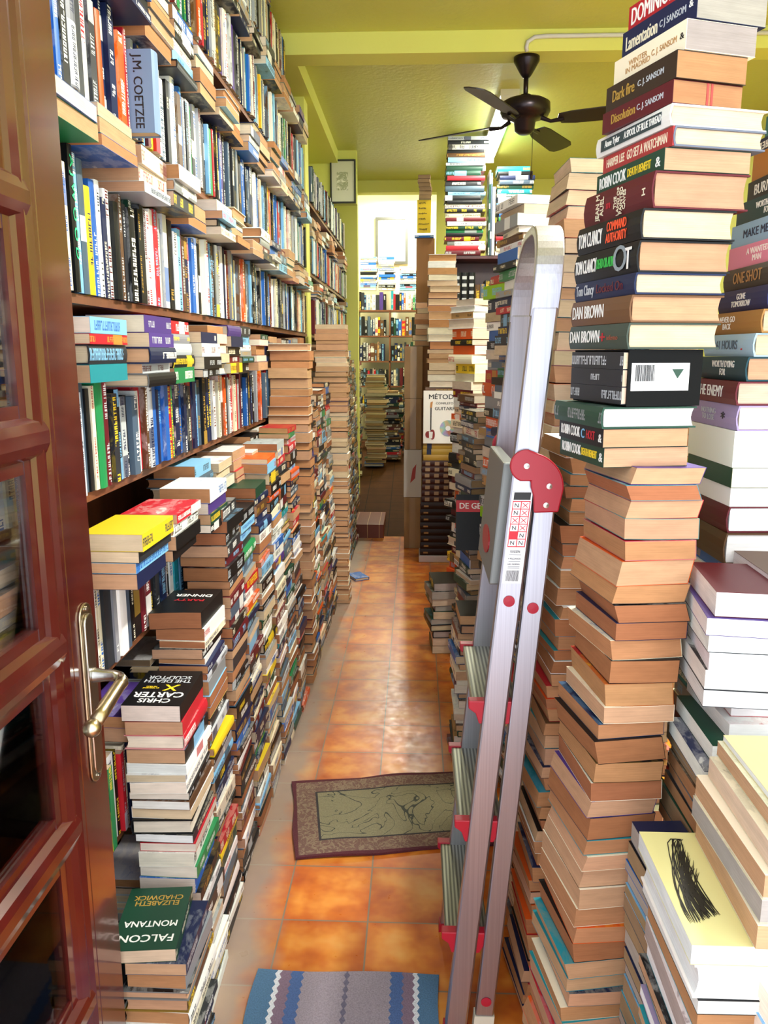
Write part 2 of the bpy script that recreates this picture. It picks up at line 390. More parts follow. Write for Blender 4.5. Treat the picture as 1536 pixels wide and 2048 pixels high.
# ================================================================== THE ROOM
def b_wall(n, b):
    o = n.obj(); v = n.noise(o, 1.6, 3.); f = n.noise(o, 60., 3.)
    c = n.mix(v, lin('d9dc6e'), lin('e6e684')); n.link(c, b.inputs['Base Color']); n.bump(f, b, .12, .004)
M_WALL = mat('lime_paint', rough=.7, build=b_wall)
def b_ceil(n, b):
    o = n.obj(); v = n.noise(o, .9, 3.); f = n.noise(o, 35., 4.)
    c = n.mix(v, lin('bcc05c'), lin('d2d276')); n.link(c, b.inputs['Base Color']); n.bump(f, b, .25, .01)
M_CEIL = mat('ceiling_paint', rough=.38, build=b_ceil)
M_WHITE_WALL = mat('white_plaster', lin('f3efcf'), .8)
T = .25
def b_tile(n, b):
    s = n.sep(n.new('ShaderNodeNewGeometry').outputs['Position'])
    def cell(v, off): return n.math('DIVIDE', n.math('SUBTRACT', v, off), T)
    cx, cy = cell(s[0], -.128), cell(s[1], .037)
    fx, fy = n.math('FRACT', cx), n.math('FRACT', cy)
    dx = n.math('MINIMUM', fx, n.math('SUBTRACT', 1., fx)); dy = n.math('MINIMUM', fy, n.math('SUBTRACT', 1., fy))
    edge = n.math('MINIMUM', dx, dy)
    grout = n.math('LESS_THAN', edge, .010)
    ident = n.comb(n.math('FLOOR', cx), n.math('FLOOR', cy), 0.)
    wn = n.new('ShaderNodeTexWhiteNoise', noise_dimensions='3D'); n.link(ident, wn.inputs['Vector'])
    pos = n.comb(n.math('MULTIPLY_ADD', wn.outputs['Value'], 40., s[0]), s[1], 0.)
    big = n.noise(pos, 7., 3., .55)
    c = n.ramp(big, [(.28, lin('a8481a')), (.45, lin('c96a22')), (.58, lin('dc8a36')), (.75, lin('e2a052'))])
    rim = n.math('SUBTRACT', 1., n.math('MULTIPLY', edge, 7., clamp=True), clamp=True)
    c = n.mix(n.math('MULTIPLY', rim, .45), c, lin('a8431a'))
    k = n.math('MULTIPLY_ADD', wn.outputs['Value'], .25, .87)
    c = n.mix(1., c, n.comb(k, k, k), 'MULTIPLY')
    # grey glare painted into the tile colour along the left-hand piles
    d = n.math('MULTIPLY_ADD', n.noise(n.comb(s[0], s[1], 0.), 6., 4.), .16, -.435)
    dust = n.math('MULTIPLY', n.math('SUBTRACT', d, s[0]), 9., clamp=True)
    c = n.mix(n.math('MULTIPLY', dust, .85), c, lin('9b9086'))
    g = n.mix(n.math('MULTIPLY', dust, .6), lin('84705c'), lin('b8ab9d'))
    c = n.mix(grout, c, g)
    n.link(c, b.inputs['Base Color'])
    b.inputs['Specular IOR Level'].default_value = .45
    n.link(n.math('MULTIPLY_ADD', n.noise(n.comb(s[0], s[1], 0.), 25., 3.), .25, .2), b.inputs['Roughness'])
    h = n.math('SUBTRACT', 1., grout); n.bump(h, b, .35, .002)
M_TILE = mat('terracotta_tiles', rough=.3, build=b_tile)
def b_tile_shaded(n, b):
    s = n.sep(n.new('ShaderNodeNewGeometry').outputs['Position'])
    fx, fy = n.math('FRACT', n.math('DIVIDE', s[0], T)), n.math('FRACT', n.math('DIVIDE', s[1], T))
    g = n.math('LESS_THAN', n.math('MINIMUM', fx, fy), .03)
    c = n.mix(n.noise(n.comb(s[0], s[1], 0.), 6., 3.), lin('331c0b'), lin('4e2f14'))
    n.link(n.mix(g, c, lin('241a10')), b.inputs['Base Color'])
M_TILE_SHADED = mat('shaded_tiles', rough=.8, spec=.1, build=b_tile_shaded)  # darker copy of the tiles, with the far floor's shade in its colour

CZ = 3.27
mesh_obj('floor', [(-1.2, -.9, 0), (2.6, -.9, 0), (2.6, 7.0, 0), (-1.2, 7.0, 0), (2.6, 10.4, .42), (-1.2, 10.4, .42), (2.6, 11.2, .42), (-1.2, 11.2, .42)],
         [(0, 1, 2, 3), (3, 2, 4, 5), (5, 4, 6, 7)], [M_TILE, M_TILE_SHADED], slots=[0, 1, 1])['kind'] = 'structure'
box_obj('ceiling', -1.15, 2.6, .45, 8.3, CZ, CZ+.15, M_CEIL, kind='structure')
box_obj('wall_left', -1.12, -.97, .45, 8.2, 0, CZ, M_WALL, kind='structure')
box_obj('wall_right', 2.45, 2.6, .45, 8.2, 0, CZ, M_WALL, kind='structure')
MB().box(-1.12, -.585, 8.2, 8.34, 0, CZ).box(.19, 2.6, 8.2, 8.34, 0, CZ).box(-.585, .19, 8.2, 8.34, 3.16, CZ).build('wall_back', M_WALL)['kind'] = 'structure'
box_obj('beam', -.97, 2.45, 4.55, 4.72, 3.165, CZ, M_WALL, kind='structure')
box_obj('beam_left', -.97, -.66, 4.72, 8.2, 3.17, CZ, M_WALL, kind='structure')
box_obj('column', -.97, -.70, 5.26, 5.42, 0, 3.17, M_WALL, kind='structure')
# the room behind
box_obj('wall_far', -1.6, 1.6, 11.2, 11.35, 0, 3.75, M_WHITE_WALL, kind='structure')
box_obj('wall_far_left', -1.35, -1.2, 8.34, 11.2, 0, 3.75, M_WHITE_WALL, kind='structure')
box_obj('wall_far_right', 1.2, 1.35, 8.34, 11.2, 0, 3.75, M_WHITE_WALL, kind='structure')
box_obj('ceiling_far', -1.35, 1.35, 8.2, 11.35, 3.75, 3.87, M_WHITE_WALL, kind='structure')
M_STEP = mat('dark_tiles', rough=.4, build=lambda n, b: n.link(n.mix(n.math('LESS_THAN', n.math('FRACT', n.math('MULTIPLY', n.sep(n.obj())[0], 9.4)), .05), lin('6d3322'), lin('b89468')), b.inputs['Base Color']))
tagged(MB().box(-.552, -.275, 6.93, 7.5, -.01, .125).build('tiled_step', M_STEP, bevel=.006), 'low dark red tiled step on the floor in front of the back doorway', 'step')

# ------------------------------------------------------------------ camera
cam = bpy.data.cameras.new('camera'); co = bpy.data.objects.new('camera', cam); LINK(co); scene.camera = co
cam.sensor_width = 36.; cam.sensor_fit = 'AUTO'; cam.lens = 1590/2048*36
co.location = (0, 0, 1.63); cam.clip_start = .02
co.rotation_euler = (PI/2-.198000, 0, .0394447)

# ------------------------------------------------------------------ wood, metal
def b_wood(dark, light, scale=14.):
    def f(n, b):
        o = n.obj(); s = n.sep(o)
        v = n.noise(n.comb(n.math('MULTIPLY', s[0], scale), n.math('MULTIPLY', s[1], scale), n.math('MULTIPLY', s[2], scale*.08)), 1., 4., .6)
        n.link(n.mix(v, dark, light), b.inputs['Base Color'])
    return f
M_DOOR = mat('varnished_mahogany', rough=.22, build=b_wood(lin('2a0708'), lin('5e1712')))
M_DOOR.node_tree.nodes['Principled BSDF'].inputs['Coat Weight'].default_value = 1.
M_DOOR.node_tree.nodes['Principled BSDF'].inputs['Coat Roughness'].default_value = .1
M_SHELF = mat('shelf_wood', rough=.5, build=b_wood(lin('4a2a1a'), lin('8a5230')))
M_MAROON = mat('maroon_wood', rough=.4, build=b_wood(lin('3a1216'), lin('5a2024')))
M_BOARD_WOOD = mat('brown_board', rough=.6, build=b_wood(lin('9b6836'), lin('b98750'), 6.))
M_BRASS = mat('worn_brass', rough=.28, metal=1., build=lambda n, b: n.link(n.mix(n.noise(n.obj(), 30., 4.), lin('8f7448'), lin('d8cbb0')), b.inputs['Base Color']))
M_STEEL = mat('door_steel', lin('b9b5ae'), .25, 1.)
def b_glass(n, b):
    mx = n.new('ShaderNodeMixShader'); fr = n.new('ShaderNodeFresnel'); fr.inputs[0].default_value = 1.12
    tr = n.new('ShaderNodeBsdfTransparent'); gl = n.new('ShaderNodeBsdfGlossy'); gl.inputs['Roughness'].default_value = .02
    n.link(fr.outputs[0], mx.inputs[0]); n.link(tr.outputs[0], mx.inputs[1]); n.link(gl.outputs[0], mx.inputs[2])
    n.link(mx.outputs[0], n.nt.nodes['Material Output'].inputs['Surface'])
M_GLASS = mat('clear_glass', (1, 1, 1), .0, build=b_glass)
M_ALU = mat('brushed_aluminium', rough=.36, metal=1., build=lambda n, b: (n.link(n.mix(n.noise(n.comb(n.math('MULTIPLY', n.sep(n.obj())[0], 300.), n.math('MULTIPLY', n.sep(n.obj())[1], 300.), n.sep(n.obj())[2]), 1., 3.), lin('96959e'), lin('bbb9c3')), b.inputs['Base Color'])))
M_RED = mat('red_plastic', lin('a60d26'), .4)

# ------------------------------------------------------------------ glazed door, standing open along the aisle
dr = empty('glazed_door', (-.6, .55, 0), 0, 'open dark mahogany glazed door with a brass lever handle in front of the left shelves', 'door')
dr['kind'] = 'thing'
th = .045
def P(y): return y-.55
def stile(name, y0, y1, z0, z1):
    return MB().prism([(-th, P(y0)), (0, P(y0)), (0, P(y1)), (-th, P(y1))], z0, z1).build(name, M_DOOR, dr, bevel=.004)
stile('lock_stile', 1.298, 1.412, .02, 2.62); stile('hinge_stile', .55, .665, .02, 2.62)
ZR = [.03, .42, .785, 1.13, 1.495, 1.865, 2.24]
def vmould(y, sgn, name):             # ogee strip running up the stile, stepping down towards the glass
    pr = [(0, 0), (.000, .012), (-.006, .022), (-.003, .034), (-.010, .048), (-.016, .056), (-.016, .078), (-th+.016, .078), (-th, .05), (-th, 0)]
    MB().prism([(x, P(y)+sgn*d) for x, d in pr], .02, 2.62).build(name, M_DOOR, dr)
vmould(1.298, -1, 'stile_moulding'); vmould(.665, 1, 'stile_moulding')
for i, z in enumerate(ZR):
    hgt = .16 if i == 0 else .034
    y0, y1 = .66, 1.296
    pr = [(-.016, -hgt-.02), (-.016, -hgt), (-.004, -hgt*.75), (.0, -hgt*.3), (.0, hgt*.3), (-.004, hgt*.75), (-.016, hgt), (-.016, hgt+.02), (-th+.016, hgt+.02), (-th+.004, hgt*.6), (-th+.004, -hgt*.6), (-th+.016, -hgt-.02)]
    MB().prism([(x-.0009, z+d) for x, d in pr], P(y0+.001), P(y1+.001), 'y').build('glazing_bar', M_DOOR, dr)
for z0, z1 in zip(ZR[:-1], ZR[1:]):
    box_obj('glass_pane', -.025, -.021, P(.72), P(1.24), z0+.02, z1-.02, M_GLASS, dr)
box_obj('top_rail', -th, 0, P(.665), P(1.298), 2.5, 2.62, M_DOOR, dr)
# long handle plate with rounded ends, lever and ball tip
def rounded(yc, z0, z1, w, n=10):
    pts = []
    for k in range(n+1): a = PI*k/n; pts.append((yc+w*math.cos(a), z1-w+w*math.sin(a)))
    for k in range(n+1): a = PI+PI*k/n; pts.append((yc+w*math.cos(a), z0+w+w*math.sin(a)))
    return pts
hp = MB().prism(rounded(P(1.357), .835, 1.185, .026), 0, .005, 'x').build('handle_plate', M_BRASS, dr, bevel=.002)
MB().prism(rounded(P(1.357), .852, 1.165, .0185), .005, .010, 'x').build('plate_panel', M_STEEL, hp, bevel=.002)
for z in (.846, 1.174): MB().lathe([(.0001, 0), (.005, 0), (.005, .0025), (.0001, .0035)], 12).build('screw', M_STEEL, hp, M=frame((.0055, P(1.357), z), (0, 1, 0), (0, 0, 1)))
lv = MB().tube([(.009, P(1.36), 1.045), (.012, P(1.36), 1.045), (.03, P(1.36), 1.045), (.048, P(1.36), 1.045), (.06, P(1.355), 1.044), (.068, P(1.345), 1.043), (.070, P(1.33), 1.041)],
               [.015, .0145, .011, .0105, .0105, .0105, .011]).build('lever_neck', M_STEEL, dr, smooth=True)
MB().tube([(.070, P(1.338), 1.042), (.069, P(1.325), 1.040), (.067, P(1.29), 1.032), (.065, P(1.255), 1.024), (.064, P(1.225), 1.017)], [.0125, .0115, .0125, .0135, .0125]).build('lever_grip', M_BRASS, lv, smooth=True)
sp = MB().lathe([(.0001, -.0155), (.006, -.0145), (.011, -.011), (.0148, -.005), (.0158, 0), (.0148, .005), (.011, .011), (.006, .0145), (.0001, .0155)], 18).build('ball_tip', M_BRASS, lv, smooth=True)
sp.location = (.0635, P(1.212), 1.014)
MB().lathe([(.0001, 0), (.012, 0), (.012, .012), (.0001, .012)], 18).build('lock_cylinder', M_STEEL, dr, M=frame((0, P(1.36), .955), (0, 1, 0), (0, 0, 1)))

# ------------------------------------------------------------------ left bookcases
ROWS = [.07, .50, .925, 1.335, 1.752, 2.15, 2.60, 3.0]
SX = -.69
def bookcase(y0, y1, rows, label, top):
    t = empty('bookcase', (-.83, (y0+y1)/2, 0), 0, label, 'bookcase')
    cy = (y0+y1)/2
    for z in rows: box_obj('shelf', -.135, .125, y0-cy, y1-cy, z-.022, z-.002, M_SHELF, t)
    for y in (y0, y1-.02): box_obj('side_panel', -.135, .115, y-cy, y-cy+.02, 0, top, M_SHELF, t)
    box_obj('back_panel', -.138, -.130, y0-cy, y1-cy, 0, top, M_SHELF, t)
    return t
bookcase(.60, 5.24, ROWS, 'long wooden bookcase along the left wall, packed to the ceiling with books', 3.1)
bookcase(5.44, 8.15, ROWS[1:-1], 'wooden bookcase beyond the yellow column on the left, reddish shelf edges', 2.8)
ROWN = {.07: 'bottom', .50: 'knee-height', .925: 'waist-height', 1.335: 'chest-height', 1.752: 'eye-height', 2.15: 'high', 2.60: 'upper', 3.0: 'top'}
BIG = {1.752: (.215, .25), 2.15: (.205, .24), 2.60: (.205, .24), 3.0: (.19, .22)}
def shelf_row(z, y0, y1, which, pal=MIX_LEFT, top_n=(1, 4), out=.0, fixed=(), ztop=None, fill=.85):
    r = random.Random(hash_('row%s%s' % (z, which))); made = []; y = y0; prof = []
    hr = BIG.get(z, (.19, .225)); fx = list(fixed)
    while y < y1:
        if fx and y >= fx[0]['y']: s = fx.pop(0)
        else:
            c = r.choice(pal if y > 1.4 else ['white', 'cream', 'silver', 'white', 'cream', 'sky blue']); k = 'hb' if r.random() < .35 else 'pb'
            s = dict(kind=k, w=r.uniform(.12, .15), h=r.uniform(*hr), t=r.uniform(.017, .042), cov=c, acc=accent(c, r))
        x = SX+r.uniform(-.014, .004)+s.get('dx', 0)
        b = book(s['kind'], s['w'], s['h'], s['t'], upright_aisle(x, y, z, s['h'], 0), s['cov'], s['acc'], s.get('pg', 'cream'), '', s.get('label'), s.get('texts', ()), must=s.get('must', False), plain=s.get('plain', False))
        made.append(b); prof.append((y, y+s['t'], s['h'])); y += s['t']+.0006+(r.uniform(.004, .02) if r.random() < .04 else 0)
    n = len(made)
    for k, b in enumerate(made):
        nb, nx = [(q['cov'].replace('sky ', 'pale ') if isinstance(q['cov'], str) else 'plain') if q else 'panel' for q in (made[k-1] if k else None, made[k+1] if k+1 < n else None)]
        b['where'] = 'between %s and %s ones, %s from the entrance, %s %s' % (nb, nx, ordn(k+1), ROWN[z], which.replace('bookcase', 'shelf')); b['look'] = 'u'
    # books lying on top of the upright ones
    ztop = ztop or next((q for q in ROWS if q > z+.05), z+.40)-.026
    y = y0+r.uniform(0, .03); grp = 0
    while y < y1-.2:
        if r.random() > fill: y += r.uniform(.05, .2); continue
        base = max([p[2] for p in prof if p[1] > y and p[0] < y+.215] or [0])+z+.001
        n = r.randint(*top_n); zz = base; grp += 1; md = r.choice(['SR', 'SR', 'FR', 'FR', 'SR']); col = []
        xo = SX+r.uniform(0, .03)+out
        if y < 1.43: xo = min(xo, -.672)
        elif y > 2.15 and z < 1.: xo -= .09
        if y > 3.2 and z < 1.5: xo = min(xo, -.690)
        for q in range(n):
            s = rspec(r, pal=pal, pgs=('cream', 'ivory', 'buff', 'tan', 'buff'), tr=(.02, .04))
            if zz+s['t'] > ztop: break
            hh = min(s['h'], .205)
            b = book(s['kind'], s['w'], hh, s['t'], lying(md, xo+r.uniform(-.012, .012), y+r.uniform(0, .008), zz, r.uniform(-.02, .02), s['w'], hh), s['cov'], s['acc'], s['pg'], '')
            b['look'] = 's' if md == 'SR' else 'p'; col.append(b); zz += s['t']+GAP
        for q, b in enumerate(col):
            b['where'] = '%s in the %s heap from the entrance, %s %s' % (ordn(len(col)-q)+(' from top' if q < len(col)-1 else ''), ordn(grp), ROWN[z], which.replace('bookcase', 'shelf'))
        y += .215+r.uniform(0, .03)
    return made
def box_title(s, c, sz, u=.5, v=.5, w=None): return dict(s=s, c=c, size=sz, u=u, v=v, w=w)
FIX = {
 1.752: [dict(y=1.628, kind='hb', w=.15, h=.285, t=.022, cov='black', acc='black', plain=True, label='black hardcover with green lettering on its spine beside the door edge', texts=[dict(s='A J W O O D', c=lin('2fd08a'), size=.022, u=.42, w=.2)]),
         dict(y=1.651, kind='hb', w=.15, h=.275, t=.03, cov='sky blue', acc='white', label='tall pale blue hardcover beside the black one with green lettering'),
         dict(y=1.682, kind='hb', w=.15, h=.27, t=.03, cov='slate', acc='white', label='slate grey hardcover just right of the tall pale blue one')],
 2.15: [dict(y=2.0, kind='hb', w=.15, h=.225, t=.02, cov='red', acc='white', dx=.0, label='bright red hardcover standing beside the jutting grey-blue book'),
        dict(y=2.022, kind='hb', w=.16, h=.185, t=.05, cov=lin('7f96bd'), acc='black', dx=.07, plain=True, pg='cream', label='grey-blue book jutting from the shelf, black author name on its cover',
             texts=[dict(face='back', s='', size=.01, c='black')])],
 1.335: [dict(y=1.60, kind='pb', w=.13, h=.215, t=.018, cov=lin('c8cfe0'), acc='slate', label='pale lilac paperback standing right behind the door edge at chest height'),
         dict(y=1.622, kind='pb', w=.13, h=.235, t=.022, cov='slate', acc='silver'), dict(y=1.648, kind='pb', w=.13, h=.22, t=.02, cov='black', acc='gold'),
         dict(y=1.671, kind='pb', w=.13, h=.225, t=.018, cov='cream', acc='red'),
         dict(y=1.692, kind='hb', w=.15, h=.235, t=.038, cov='green', acc='red', plain=True, label='wide green hardcover spine at chest height on the left shelf'),
         dict(y=1.734, kind='hb', w=.15, h=.23, t=.024, cov='maroon', acc='silver')],
}
# the grey-blue jutting book carries its lettering on the face towards the shop door (its back board, z=0 side)
FIX[2.15][1]['texts'] = ()
def coetzee(o, b):
    lettering(o, 'J.M. COETZEE', frame((.036, 0, -.0005), (0, -1, 0), (-1, 0, 0)), .03, COL['black'], .165, 'author_lettering')
ROWPAL = {2.15: MIX_LEFT+['navy', 'black', 'blue', 'charcoal', 'sky blue', 'slate', 'black']*5, 1.335: MIX_LEFT+['black', 'charcoal', 'navy', 'orange', 'red', 'purple', 'blue', 'maroon']*4, .925: MIX_LEFT+['red', 'maroon', 'black']*4}
for z, tn, out in ((.07, (0, 2), 0), (.50, (0, 2), 0), (.925, (4, 6), .125), (1.335, (4, 6), .05), (1.752, (2, 5), .045), (2.15, (3, 6), .03), (2.60, (3, 6), .02), (3.0, (0, 2), 0)):
    m = shelf_row(z, .64, pal=ROWPAL.get(z, MIX_LEFT), y1=4.5 if z > 2.9 else 5.17, which='left bookcase', top_n=tn, out=out, fixed=FIX.get(z, ()), fill=.95, ztop=3.25 if z > 2.9 else None)
for b in BOOKS:
    if b['label'] and b['label'].startswith('grey-blue book jutting'): b['extra'] = coetzee; b['must'] = True
for z, tn in ((.925, (1, 3)), (1.335, (2, 4)), (1.752, (2, 4)), (2.15, (2, 4)), (2.60, (0, 2))):
    shelf_row(z, 5.48, 8.06, 'far left bookcase', top_n=tn, fill=.7 if z > 2.5 else .85, ztop=2.84 if z > 2.5 else None, pal=MIX_LEFT+['dark green', 'cream', 'white', 'brown'])

# ------------------------------------------------------------------ left floor piles
def left_pile(name, y, top, x=-.515, lean=(-.03, 0), mode='SR', tops=(), seed=None, rot=0., **kw):
    r = random.Random(seed or hash_(name)); hsum = sum(s['t']+GAP for s in tops)
    sp = fill_specs(r, max(.05, top-hsum), **kw)
    for s in sp:
        q = r.random()
        if mode == 'SR' and q < .16: s['mode'] = 'FR'
        if r.random() < .5: s['bend'] = r.uniform(-.004, .004)
    return pile(name, mode, x, y, .001, sp+list(tops), rot, lean, r, jr=.04)
def S(kind, w, h, t, cov, acc, pg, **kw): return dict(kind=kind, w=w, h=h, t=t, cov=cov, acc=acc, pg=pg, **kw)
def F(s, c, size, u=.5, v=.5, w=None, rot=0): return dict(face='front', s=s, c=c, size=size, u=u, v=v, w=w, rot=rot)
def X(s, c, size, u=.5, v=.5, w=None, rot=0): return dict(face='spine', s=s, c=c, size=size, u=u, v=v, w=w, rot=rot)
left_pile('the low pile at the foot of the door', 1.43, .40, x=-.475, lean=(0, 0), tops=[
    S('pb', .13, .198, .028, 'navy', 'silver', 'buff'),
    S('pb', .14, .2, .03, 'dark green', 'cream', 'cream', x=-.495, y=1.44, rot=.10, label='dark green paperback with cream and gold lettering on the lowest near pile',
      texts=[F('ELIZABETH\nCHADWICK', 'gold', .022, .5, .22, .11), F('MONTANA', 'white', .026, .5, .6, .115), F('FALCON', 'white', .03, .5, .82, .115)])])
left_pile('the pile beside the door handle', 1.67, .83, x=-.50, lean=(-.045, .03), pgs=('ivory', 'white', 'cream', 'ivory', 'buff'), hr=(.195, .21), wr=(.13, .145), tops=[
    S('hb', .14, .21, .036, 'red', 'white', 'ivory', label='red hardcover second below the black book on the pile beside the door handle'),
    S('pb', .135, .205, .034, 'red', 'white', 'buff'),
    S('pb', .138, .205, .04, 'black', 'white', 'ivory', plain=True, label='black paperback with white and yellow cover lettering on the pile beside the door handle',
      texts=[F('THE DEATH\nSCULPTOR', 'silver', .026, .5, .26, .115), F('X', 'yellow', .05, .36, .50, .035), F('IN TORMENT\nHE KILLS', 'yellow', .009, .72, .5, .04), F('CHRIS', 'white', .03, .5, .86, .075), F('CARTER', 'white', .04, .5, .70, .12)])])
left_pile('the second pile from the door handle', 1.93, .97, x=-.52, lean=(-.03, .02), pgs=('rusty', 'tan', 'buff'), tops=[
    S('pb', .13, .2, .034, 'white', 'red', 'rusty'), S('pb', .14, .205, .045, 'black', 'red', 'rusty', label='black, red and white paperback on top of the second pile from the door handle', bend=-.006,
      texts=[F('DINNER', 'white', .03, .45, .3, .1), F('PARTY', 'red', .024, .45, .5, .08)])])
left_pile('the third pile from the door handle', 2.2, 1.19, x=-.52, lean=(-.02, 0), pal=['black']*5+['charcoal', 'navy', 'slate', 'blue', 'maroon', 'white'], pgs=('rusty', 'buff', 'tan'), tops=[
    S('pb', .132, .2, .035, 'black', 'silver', 'rusty'), S('pb', .13, .2, .035, 'black', 'sky blue', 'rusty'), S('pb', .128, .2, .034, 'charcoal', 'white', 'rusty')])
LP = [(2.44, 1.13, -.52), (2.68, 1.17, -.515), (2.92, 1.24, -.51), (3.16, 1.27, -.515), (3.40, 1.31, -.51)]
for i, (y, tp, x) in enumerate(LP):
    left_pile('the %s pile from the door handle' % ordn(4+i), y, tp, x=x)
TANS = ['tan', 'brown', 'cream', 'maroon', 'charcoal', 'white']
left_pile('the tall tan pile halfway down the left side', 3.72, 1.67, x=-.497, lean=(0, 0), mode='FCR', pgs=('buff', 'tan', 'buff'), pal=TANS, tr=(.03, .05), hr=(.176, .186))
LP = [(3.90, 1.42, -.51), (4.12, 1.38, -.515), (4.36, 1.4, -.505), (4.6, 1.42, -.51), (4.8, 1.45, -.5)]
for i, (y, tp, x) in enumerate(LP):
    left_pile('the %s pile behind the tall tan one' % ordn(1+i), y, tp, x=x)
left_pile('the tall cream pile by the column', 5.02, 1.80, x=-.43, lean=(0, 0), mode='FCR', pgs=('buff', 'cream', 'buff'), pal=TANS)
for i in range(12):
    y = 5.22+i*.235
    left_pile('the %s floor pile past the column' % ordn(1+i), y, random.Random(i).uniform(1.35, 1.72), x=-.505 if i < 7 else -.560, kind=None if i < 7 else 'pb', wr=(.122, .138) if i < 7 else (.096, .106), pal=MIX_LEFT if i < 5 else MIX_DARK, pgs=('buff', 'tan', 'cream') if i < 6 else ('dusty', 'tan', 'grey'), hr=(.19, .2))
book('hb', .11, .16, .02, lying('SR', -.33, 5.60, .001, .5, .11, .16), 'blue', 'white', 'cream', '', 'blue book lying at the foot of the left piles on the tiles', must=True)

# ------------------------------------------------------------------ right: the tall stack nearest the ladder
def r1(z0):
    r = random.Random(5); sp = []; z = 0
    while z < 1.425:
        t = min(r.uniform(.027, .047), 1.436-z); t = t if 1.436-z-t > .02 or t < .03 else 1.436-z; c = r.choice(['navy', 'red', 'black', 'white', 'orange', 'teal', 'brown', 'cream', 'purple'])
        zz = z+t/2
        xk = .28+.07*min(1, zz/1.1)+.018*max(0, (zz-1.1)/.34)
        k = (zz/1.44)
        sp.append(S('pb', r.uniform(.128, .137), r.uniform(.192, .2), t, c, accent(c, r), r.choice(['tan', 'rusty', 'buff', 'tan', 'buff', 'tan', 'tan', 'rusty']), mode='FL', x=xk+r.uniform(-.006, .006), y=1.356+r.uniform(-.005, .005),
                    rot=.17+r.uniform(-.045, .045), bend=r.uniform(.0, .0035), skew=r.uniform(-.012, .012), must=True)); z += t+GAP
    K = dict
    top = [
     S('pb', .155, .198, .034, 'dark green', 'cream', 'buff', mode='SL', x=.322, rot=.2, plain=True, label='green paperback with white and yellow spine lettering resting on the tan paperbacks', texts=[X('ROBIN COOK', 'white', .026, .28, .52, .088), X('DEATH BENEFIT', 'yellow', .019, .69, .5, .066), X('&', 'white', .022, .94, .45, .014)]),
     S('pb', .155, .198, .032, 'black', 'sky blue', 'buff', mode='SL', x=.318, rot=.2, plain=True, label='black paperback with white, blue and red spine lettering under the pale magazine-like book', texts=[X('ROBIN COOK', 'white', .026, .28, .52, .088), X('C', 'sky blue', .024, .57, .5, .014), X('HOST', 'red', .022, .74, .5, .035), X('&', 'white', .02, .94, .45, .012)]),
     S('hb', .17, .215, .036, 'dark green', 'grey', 'white', mode='SL', x=.315, rot=.2, label='flat dark green book with white page edges under the black slipcase'),
    ]
    sp += top
    zt = pile('the tall stack of tan paperbacks', 'FL', .33, 1.36, .001, sp, .17, (0, 0), r)
    return zt
z = r1(0)
Z_SLIP = z
# boxed set: black slipcase lying on its side with three grey paperbacks in it
cs, sn = math.cos(.26), math.sin(.26)
sl = empty('slipcase', (.35, 1.36, z+.0006), .26, 'black slipcase with a white barcode sticker lying in the tall right-hand stack', 'slipcase')
M_BLK = mat('black_card', lin('050608'), .6, spec=.15)
sw, sh, st = .142, .20, .094
MB().box(.004, sw, 0, .003, 0, st).box(.004, sw, sh-.003, sh, 0, st).box(.004, sw, .003, sh-.003, 0, .003).box(.004, sw, .003, sh-.003, st-.003, st).box(sw-.003, sw, .003, sh-.003, .003, st-.003).build('case', M_BLK, sl)
stk = box_obj('barcode_sticker', .010, .118, -.0006, 0, .026, .072, ink(lin('f4f3f0')), sl)
r = random.Random(3); xx = .017; m = MB()
while xx < .052:
    w = r.choice([.0006, .001, .0014]); m.box(xx, xx+w, -.0011, -.0006, .042, .069); xx += w+r.choice([.0006, .001])
m.build('barcode', ink(COL['black']), stk)
MB().prism([(.085, .062), (.107, .062), (.096, .046)], -.0011, -.0006, 'y').build('triangle_mark', ink(COL['dark green']), stk)
cw = Matrix.Translation((.35, 1.36, z+.0006)) @ Matrix.Rotation(.26, 4, 'Z')
for k in range(3):
    book('pb', .136, .192, .0286, cw @ Matrix.Translation((-.004, .1, .0035+k*.029)), 'charcoal', 'silver', 'cream', '', 'charcoal-spined paperback, %s in the black slipcase' % ('lowest', 'middle', 'uppermost')[k],
         plain=False, must=True)
z2 = z+st+.0018
